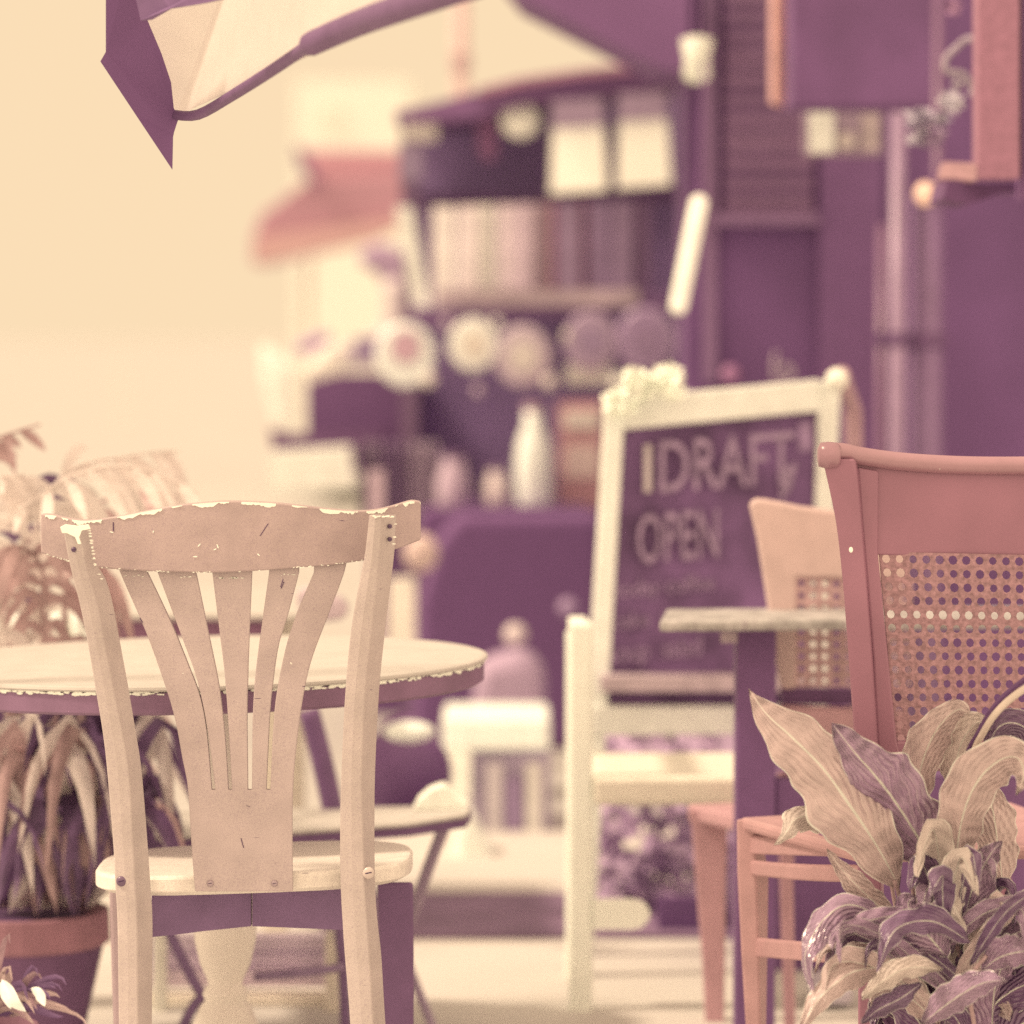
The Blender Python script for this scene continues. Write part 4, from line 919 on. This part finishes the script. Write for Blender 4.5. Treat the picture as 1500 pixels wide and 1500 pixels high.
frond([(60, 1330, 6.0), (90, 1050, 6.0), (95, 880, 6.0), (110, 825, 6.05), (140, 820, 6.1), (175, 860, 6.1)], 9, .11, .018, m_fm, 6, droop=1.2)
frond([(60, 1330, 6.0), (50, 1100, 5.9), (20, 1000, 5.9), (-20, 900, 5.9)], 8, .12, .026, m_fl_, 16, droop=1.2)
# lower broad drooping leaves
rnd = random.Random(22)
def plf(mid, W, mat, nm='leaf', **k): return obj(nm, leaf(mid, W, **k), mat, pm, smooth=True)
specs = []
for i in range(150):
    bx_ = rnd.uniform(-20, 130); topx = bx_+rnd.uniform(-50, 120); topy = rnd.uniform(1020, 1180); d = rnd.uniform(5.75, 6.2)
    ex = topx+rnd.choice((-1, 1))*rnd.uniform(20, 90); ey = topy+rnd.uniform(90, 230)
    ex = min(ex, 282)
    specs.append([(bx_, 1330, 6.0), ((bx_+topx)/2-6, (1330+topy)/2-20, (d+6)/2), (topx, topy, d), ((topx*.35+ex*.65), topy+(ey-topy)*.3, d-.03), (ex, min(ey, 1345), d-.05)])
for i, s_ in enumerate(specs):
    mt = (m_fd, m_fd, m_fm, m_fd, m_fl_, m_fd, m_fm)[i % 7]
    plf(s_, rnd.uniform(.012, .048), mt, fold=.3, wave=.12, N=14, J=2)
for s_, W, mt in (([(100, 1330, 6.0), (118, 1180, 5.9), (108, 1090, 5.85), (128, 1062, 5.82), (150, 1130, 5.8), (158, 1230, 5.8)], .03, m_fd),
    ([(90, 1330, 6.0), (95, 1160, 5.95), (85, 1080, 5.9), (115, 1060, 5.88), (138, 1090, 5.86), (142, 1180, 5.86)], .028, m_fl_),
    ([(120, 1330, 6.0), (200, 1150, 6.2), (225, 1075, 6.2), (262, 1120, 6.2), (290, 1200, 6.2)], .03, m_fd),
    ([(130, 1330, 6.0), (215, 1180, 6.3), (240, 1120, 6.3), (270, 1150, 6.3), (285, 1190, 6.3)], .04, m_fl_),
    ([(30, 1330, 6.0), (35, 1180, 5.9), (20, 1080, 5.88), (-10, 1060, 5.86)], .035, m_fm),
    ([(30, 1330, 6.0), (60, 1180, 5.9), (62, 1100, 5.88), (45, 1060, 5.86), (20, 1090, 5.86)], .03, m_fl_)):
    plf(s_, W, mt, fold=.3, wave=.08, N=18, J=2)
# pale tea-light glasses on the ledge behind
for x, y, r, lab in ((30, 928, 14, 'pale rounded glass at the left edge behind the round table'), (82, 925, 17, 'second pale glass beneath the palm fronds'), (118, 918, 14, 'third pale glass beside the chair post')):
    small('glass', loft([[P(x, y, 6.4)+Vector((r/880*q*math.cos(6.2832*k_/18), r/880*q*math.sin(6.2832*k_/18), z)) for k_ in range(18)] for q, z in ((.7, -.035), (1, -.01), (1, .01), (.7, .03))]), 'fbe2bc', lab, 'glass', k=1.2, smooth=True, group='pale glasses behind the round table')
# shelf carrying them
sb = P(60, 950, 6.4)
tag(obj('wall_shelf', box(P(-60, 950, 6.4).x, P(150, 950, 6.4).x, 6.33, 6.47, P(60, 962, 6.4).z-.02, P(60, 960, 6.4).z), M('e8c09a', rough=.6)), 'pale ledge carrying the small glasses', 'ledge')
tag(obj('ledge_post', box(P(-70, 950, 6.4).x-.03, P(-60, 950, 6.4).x-.002, 6.35, 6.45, 0, P(60, 940, 6.4).z), M('e8c09a', rough=.6)), 'post at the left end of the pale ledge', 'post')
# spiky plant bottom-left, nearer
p2, p2x, p2z = pot('succ', 'small spiky pale plant in a low pot at the bottom left corner', -90, 60, 1500, 5.2, '8a5868', 40, 'a86c6c')
rnd = random.Random(9)
for i in range(34):
    a_ = rnd.uniform(-.2, 1.0)*math.pi; L_ = rnd.uniform(50, 130)
    c = (rnd.uniform(-20, 20), 1490)
    e = (c[0]+L_*math.cos(a_)*.75, c[1]-abs(L_*math.sin(a_))*1.05)
    e2 = (e[0]+14*math.cos(a_), e[1]+rnd.uniform(0, 26))
    obj('leaf', leaf([(c[0], c[1], 5.2), ((c[0]+e[0])/2, (c[1]+e[1])/2-14, 5.19), (e[0], e[1], 5.18), (e2[0], e2[1], 5.17)], rnd.uniform(.007, .013), fold=.3, N=10, J=2), (M('e0ae94', rough=.4, trans=.2, var=.2), M('c08c80', rough=.4, trans=.2, var=.2), M('94647a', rough=.5))[i % 3], p2, smooth=True)
for mid, W in (([(2, 1435, 5.12), (8, 1448, 5.11), (18, 1466, 5.1), (38, 1482, 5.1)], .020), ([(45, 1448, 5.14), (56, 1456, 5.13), (66, 1474, 5.12)], .015), ([(-5, 1440, 5.14), (8, 1455, 5.13), (16, 1478, 5.12)], .018)):
    obj('leaf', leaf(mid, W, fold=.4, N=12, J=2), M('fbe2bc', rough=.4, k=1.2), p2, smooth=True)
# ------------------------------------------------------------------ peace lily
lyx = P(1400, 1560, 4.8).x
ly = thing('peace_lily', 'peace lily with broad veined leaves in front of the cane chair', 'plant', (lyx, 4.8, 0))
rw = .13; zr = P(1400, 1600, 4.8).z
po = obj('pot', lathe([(rw*.7, .0), (rw*.95, zr-.02), (rw, zr), (rw*.9, zr-.005)], (lyx, 4.8, 0), 32), M('a86c6c', rough=.7), ly, smooth=True)
m_l1 = M('deaf94', rough=.3, var=.12, scale=40, kind='leaf', bump=.35, spec=.9, trans=.15)
m_l2 = M('b8868a', rough=.25, var=.18, scale=40, kind='leaf', bump=.5, spec=1.0, trans=.1)
m_l3 = M('8c5c70', rough=.28, var=.18, scale=20, bump=.5, spec=.9, kind='leaf')
m_l4 = M('#.68,.62,.60', rough=.35, var=.1, scale=30, bump=.3, kind='leaf', trans=.2)
m_st = M('b48674', rough=.4, var=.1)
def LL(mid, W, mat, st=None, r0=.0032, r1=.0028, **k):
    k.setdefault('crk', .0016); k['fold'] = k.get('fold', .3)+.15; k['N'] = int(k.get('N', 22)*2.2); k['J'] = k.get('J', 4)+4
    o_ = obj('leaf', leaf(mid, W, **k), mat, ly, smooth=True)
    if st: obj('stalk', stalk(st, r0, r1), m_st, o_, smooth=True)
    return o_
Yl = 4.72
asym = lambda u: (math.sin(math.pi*u**.75)**.8 if 0 < u < 1 else 0)
LL([(1318, 1300, Yl+.02), (1285, 1240, Yl), (1245, 1180, Yl-.02), (1205, 1125, Yl-.03), (1160, 1080, Yl-.03), (1122, 1045, Yl-.02), (1097, 1009, Yl)], .098, m_l1, [(1350, 1600, 4.8), (1338, 1420, 4.76), (1322, 1330, Yl+.02), (1310, 1290, Yl+.01)], fold=.22, wave=.08, N=34, J=6, roll=.1)
LL([(1388, 1290, Yl+.05), (1350, 1235, Yl+.03), (1315, 1180, Yl), (1285, 1140, Yl-.03), (1250, 1100, Yl-.05), (1218, 1058, Yl-.06)], .094, m_l2, [(1400, 1600, 4.8), (1404, 1420, 4.78), (1392, 1330, Yl+.05), (1384, 1285, Yl+.05)], fold=.3, wave=.06, N=34, J=6, roll=-.15)
LL([(1330, 1205, Yl+.05), (1343, 1150, Yl+.05), (1355, 1105, Yl+.04), (1375, 1065, Yl+.02), (1402, 1040, Yl), (1420, 1045, Yl-.03)], .055, m_l1, [(1370, 1600, 4.82), (1350, 1400, 4.82), (1335, 1280, 4.8), (1331, 1195, Yl+.05)], fold=.3, N=24, J=4)
LL([(1400, 1300, Yl+.02), (1402, 1245, Yl), (1412, 1190, Yl-.02), (1432, 1145, Yl-.04), (1462, 1115, Yl-.06), (1490, 1110, Yl-.09), (1500, 1135, Yl-.12), (1488, 1165, Yl-.13)], .070, m_l1, [(1410, 1600, 4.8), (1412, 1450, 4.78), (1402, 1350, Yl+.03), (1400, 1290, Yl+.02)], fold=.2, wave=.08, N=34, J=6, roll=.1)
LL([(1262, 1215, Yl+.06), (1225, 1200, Yl+.05), (1190, 1195, Yl+.03), (1165, 1200, Yl), (1150, 1222, Yl-.02), (1134, 1238, Yl-.03)], .040, m_l4, fold=.5, N=20, J=4, roll=.5)
LL([(1316, 1352, Yl+.02), (1285, 1325, Yl+.01), (1258, 1300, Yl), (1235, 1275, Yl), (1224, 1262, Yl), (1211, 1243, Yl)], .032, m_l1, [(1370, 1600, 4.8), (1345, 1420, 4.78), (1312, 1348, Yl+.02)], fold=.3, N=20, J=4)
LL([(1330, 1390, Yl-.02), (1290, 1345, Yl-.04), (1245, 1325, Yl-.06), (1208, 1345, Yl-.08), (1182, 1388, Yl-.1), (1180, 1420, Yl-.11), (1192, 1450, Yl-.12)], .050, m_l2, fold=.5, wave=.1, N=26, J=4, roll=.6)
LL([(1345, 1450, Yl-.05), (1300, 1420, Yl-.07), (1255, 1422, Yl-.1), (1225, 1440, Yl-.12), (1195, 1470, Yl-.13), (1168, 1520, Yl-.14)], .046, m_l1, fold=.5, wave=.1, N=26, J=4, roll=.2)
LL([(1385, 1400, Yl-.04), (1368, 1380, Yl-.06), (1345, 1352, Yl-.07), (1330, 1325, Yl-.07), (1342, 1312, Yl-.07)], .082, m_l2, fold=.3, wave=.07, N=24, J=5, wav_n=4)
LL([(1402, 1385, Yl), (1412, 1340, Yl-.01), (1430, 1290, Yl-.02), (1452, 1250, Yl-.03), (1468, 1232, Yl-.03)], .062, m_l2, [(1410, 1600, 4.8), (1408, 1480, 4.78), (1402, 1380, Yl)], fold=.3, wave=.07, N=24, J=5)
LL([(1392, 1160, Yl+.08), (1400, 1120, Yl+.06), (1410, 1085, Yl+.04), (1432, 1058, Yl+.02), (1452, 1070, Yl)], .05, m_l4, fold=.5, wave=.12, N=20, J=4)
LL([(1470, 1300, Yl+.08), (1462, 1240, Yl+.08), (1455, 1190, Yl+.08), (1445, 1160, Yl+.08), (1430, 1140, Yl+.06)], .058, m_l1, fold=.2, wave=.05, N=20, J=4)
LL([(1525, 1140, Yl), (1510, 1080, Yl), (1490, 1060, Yl), (1462, 1066, Yl), (1440, 1110, Yl)], .04, m_l3, fold=.3, N=16, J=3)
obj('stalk', stalk([(1408, 1600, 4.8), (1400, 1300, 4.78), (1420, 1130, 4.74), (1442, 1070, 4.7), (1475, 1028, 4.68), (1530, 990, 4.66)], .0042, .0048), M('e0b894', rough=.3), ly, smooth=True)
obj('stalk', stalk([(1400, 1600, 4.83), (1395, 1320, 4.8), (1412, 1130, 4.76), (1434, 1072, 4.72), (1468, 1022, 4.7), (1530, 975, 4.68)], .0032, .0036), M('744462', rough=.3), ly, smooth=True)
for s_ in ([(1385, 1600, 4.8), (1372, 1400, 4.8), (1345, 1240, 4.8), (1318, 1170, 4.78)], [(1420, 1600, 4.78), (1400, 1420, 4.76), (1380, 1330, 4.74), (1340, 1250, 4.74)], [(1430, 1600, 4.8), (1420, 1450, 4.8), (1440, 1300, 4.82), (1478, 1200, 4.82)], [(1360, 1600, 4.8), (1340, 1450, 4.8), (1310, 1320, 4.84), (1300, 1240, 4.84)], [(1440, 1600, 4.7), (1430, 1520, 4.68), (1420, 1440, 4.66), (1445, 1400, 4.65)]):
    obj('stalk', stalk(s_, .003, .0024), m_st, ly, smooth=True)
rnd = random.Random(31)
for i in range(46):
    bx_ = rnd.uniform(1360, 1470); a_ = rnd.uniform(-1.25, 1.25); L_ = rnd.uniform(90, 210); d = rnd.uniform(4.70, 5.0)
    by_ = rnd.uniform(1440, 1590)
    ex = bx_+L_*math.sin(a_)*1.0; ey = by_-L_*math.cos(a_)*.8
    ex = max(ex, 1295)
    if ex < 1350 and ey < 1400: ey = 1420
    if ey < 1250: ey = 1250+rnd.uniform(0, 40)
    mt = (m_l3, m_l3, m_l2, m_l3, m_l3, m_l2, m_l1)[i % 7]
    LL([(bx_, by_, d+.03), ((bx_*.5+ex*.5)-8*math.cos(a_), (by_+ey)/2-18, d), (ex, ey, d-.03), (ex+24*math.sin(a_), ey+rnd.uniform(6, 40), d-.05)], rnd.uniform(.035, .07), mt, fold=.3, wave=.09, N=18, J=3, roll=rnd.uniform(-.5, .5))
rnd = random.Random(58)
for i in range(26):
    a_ = rnd.uniform(-1.35, 1.2); L_ = rnd.uniform(110, 250); d = rnd.uniform(4.62, 4.78); bx_ = rnd.uniform(1370, 1430); by_ = rnd.uniform(1360, 1500)
    ex = bx_+L_*math.sin(a_); ey = max(1215, by_-L_*math.cos(a_)*.75)
    if ex < 1215: ex = 1215+rnd.uniform(0, 30)
    if ex < 1330 and ey < 1340: ey = 1350+rnd.uniform(0, 40)
    mt = (m_l2, m_l3, m_l1, m_l2, m_l3, m_l1, m_l3, m_l4)[i % 8]; sg = 1 if math.sin(a_) > 0 else -1
    LL([(bx_, by_, d+.03), ((bx_+ex)/2, (by_+ey)/2-22, d), (ex, ey, d-.03), (ex+sg*rnd.uniform(5, 25), ey+rnd.uniform(20, 70), d-.05)], rnd.uniform(.018, .042), mt, fold=rnd.uniform(.2, .6), wave=.12, N=18, J=2, roll=rnd.uniform(-.6, .6))
for mid, W, mt in (([(1350, 1500, 4.62), (1400, 1462, 4.6), (1440, 1440, 4.58), (1475, 1436, 4.56)], .045, m_l2), ([(1380, 1420, 4.64), (1330, 1418, 4.62), (1290, 1440, 4.6), (1262, 1465, 4.58)], .032, m_l4), ([(1440, 1420, 4.66), (1470, 1400, 4.64), (1520, 1390, 4.62)], .05, m_l2), ([(1350, 1440, 4.64), (1320, 1462, 4.63), (1285, 1480, 4.62), (1262, 1500, 4.61)], .03, m_l3)):
    LL(mid, W, mt, fold=.4, wave=.1, N=18, J=4)
# ------------------------------------------------------------------ parasol top left
um = thing('parasol', 'pale tilted parasol with a dark hem hanging at the top left', 'parasol', (-1.1, 5.1, 0))
hub = P(470, -420, 4.7)
C1 = P(258, 170, 5.0); C2 = P(157, 20, 4.95); C3 = P(120, -330, 4.85); C8 = P(700, -30, 4.05)
C7 = P(1000, -260, 3.9); C4 = P(250, -620, 4.6)
m_can = M('#.80,.77,.75', rough=.8, var=.02, trans=.6)
def panelg(a, b, c, n=8):
    V = [a, b, c]; 
    return V, [[0, 1, 2]]
cnp = join(panelg(hub, C1, C8), panelg(hub, C2, C1), panelg(hub, C3, C2), panelg(hub, C4, C3), panelg(hub, C8, C7))
obj('canopy', cnp, m_can, um)
m_hem = M('86546e', rough=.85, var=.05, scale=12, k=1.2)
hem = [(155, -60, 4.93), (155, 76, 4.93), (147, 90, 4.93), (200, 170, 4.95), (252, 248, 4.97), (253, 200, 4.97), (256, 186, 4.98), (262, 172, 4.98), (254, 158, 4.98), (250, 120, 4.97), (236, 78, 4.96), (215, 28, 4.95), (190, -60, 4.93)]
obj('hem', prism([P(p[0], p[1], p[2]-.13*max(0, (200-p[1])/260)) for p in hem], (0, .006, 0)), m_hem, um)
obj('hem_band', prism([P(*p) for p in [(186, -60, 4.72), (380, -60, 4.5), (372, -12, 4.52), (300, 4, 4.6), (250, 12, 4.66), (222, 28, 4.72), (206, 30, 4.74)]], (0, .01, 0)), M('94647a', rough=.8, k=.8), um)
rb_ = cr([(254, 168, 4.97), (290, 168, 4.92), (340, 140, 4.8), (400, 102, 4.65), (450, 68, 4.5), (465, 60, 4.46), (520, 36, 4.35), (580, 14, 4.2), (700, -26, 4.0)], 4)
rr_ = [.0065+(.0065 if p[0] > 455 else 0)+.003*(p[0]-250)/450 for p in rb_]
obj('rib', tube([P(*p) for p in rb_], rr_, 10), M('86586c', rough=.6), um, smooth=True)
obj('mast', tube([(-1.1, 5.1, 0), (-1.1, 5.1, 1.9), (-.9, 5.0, 2.15), tuple(hub)], .02, 12), M('9c6c78', rough=.5), um, smooth=True)
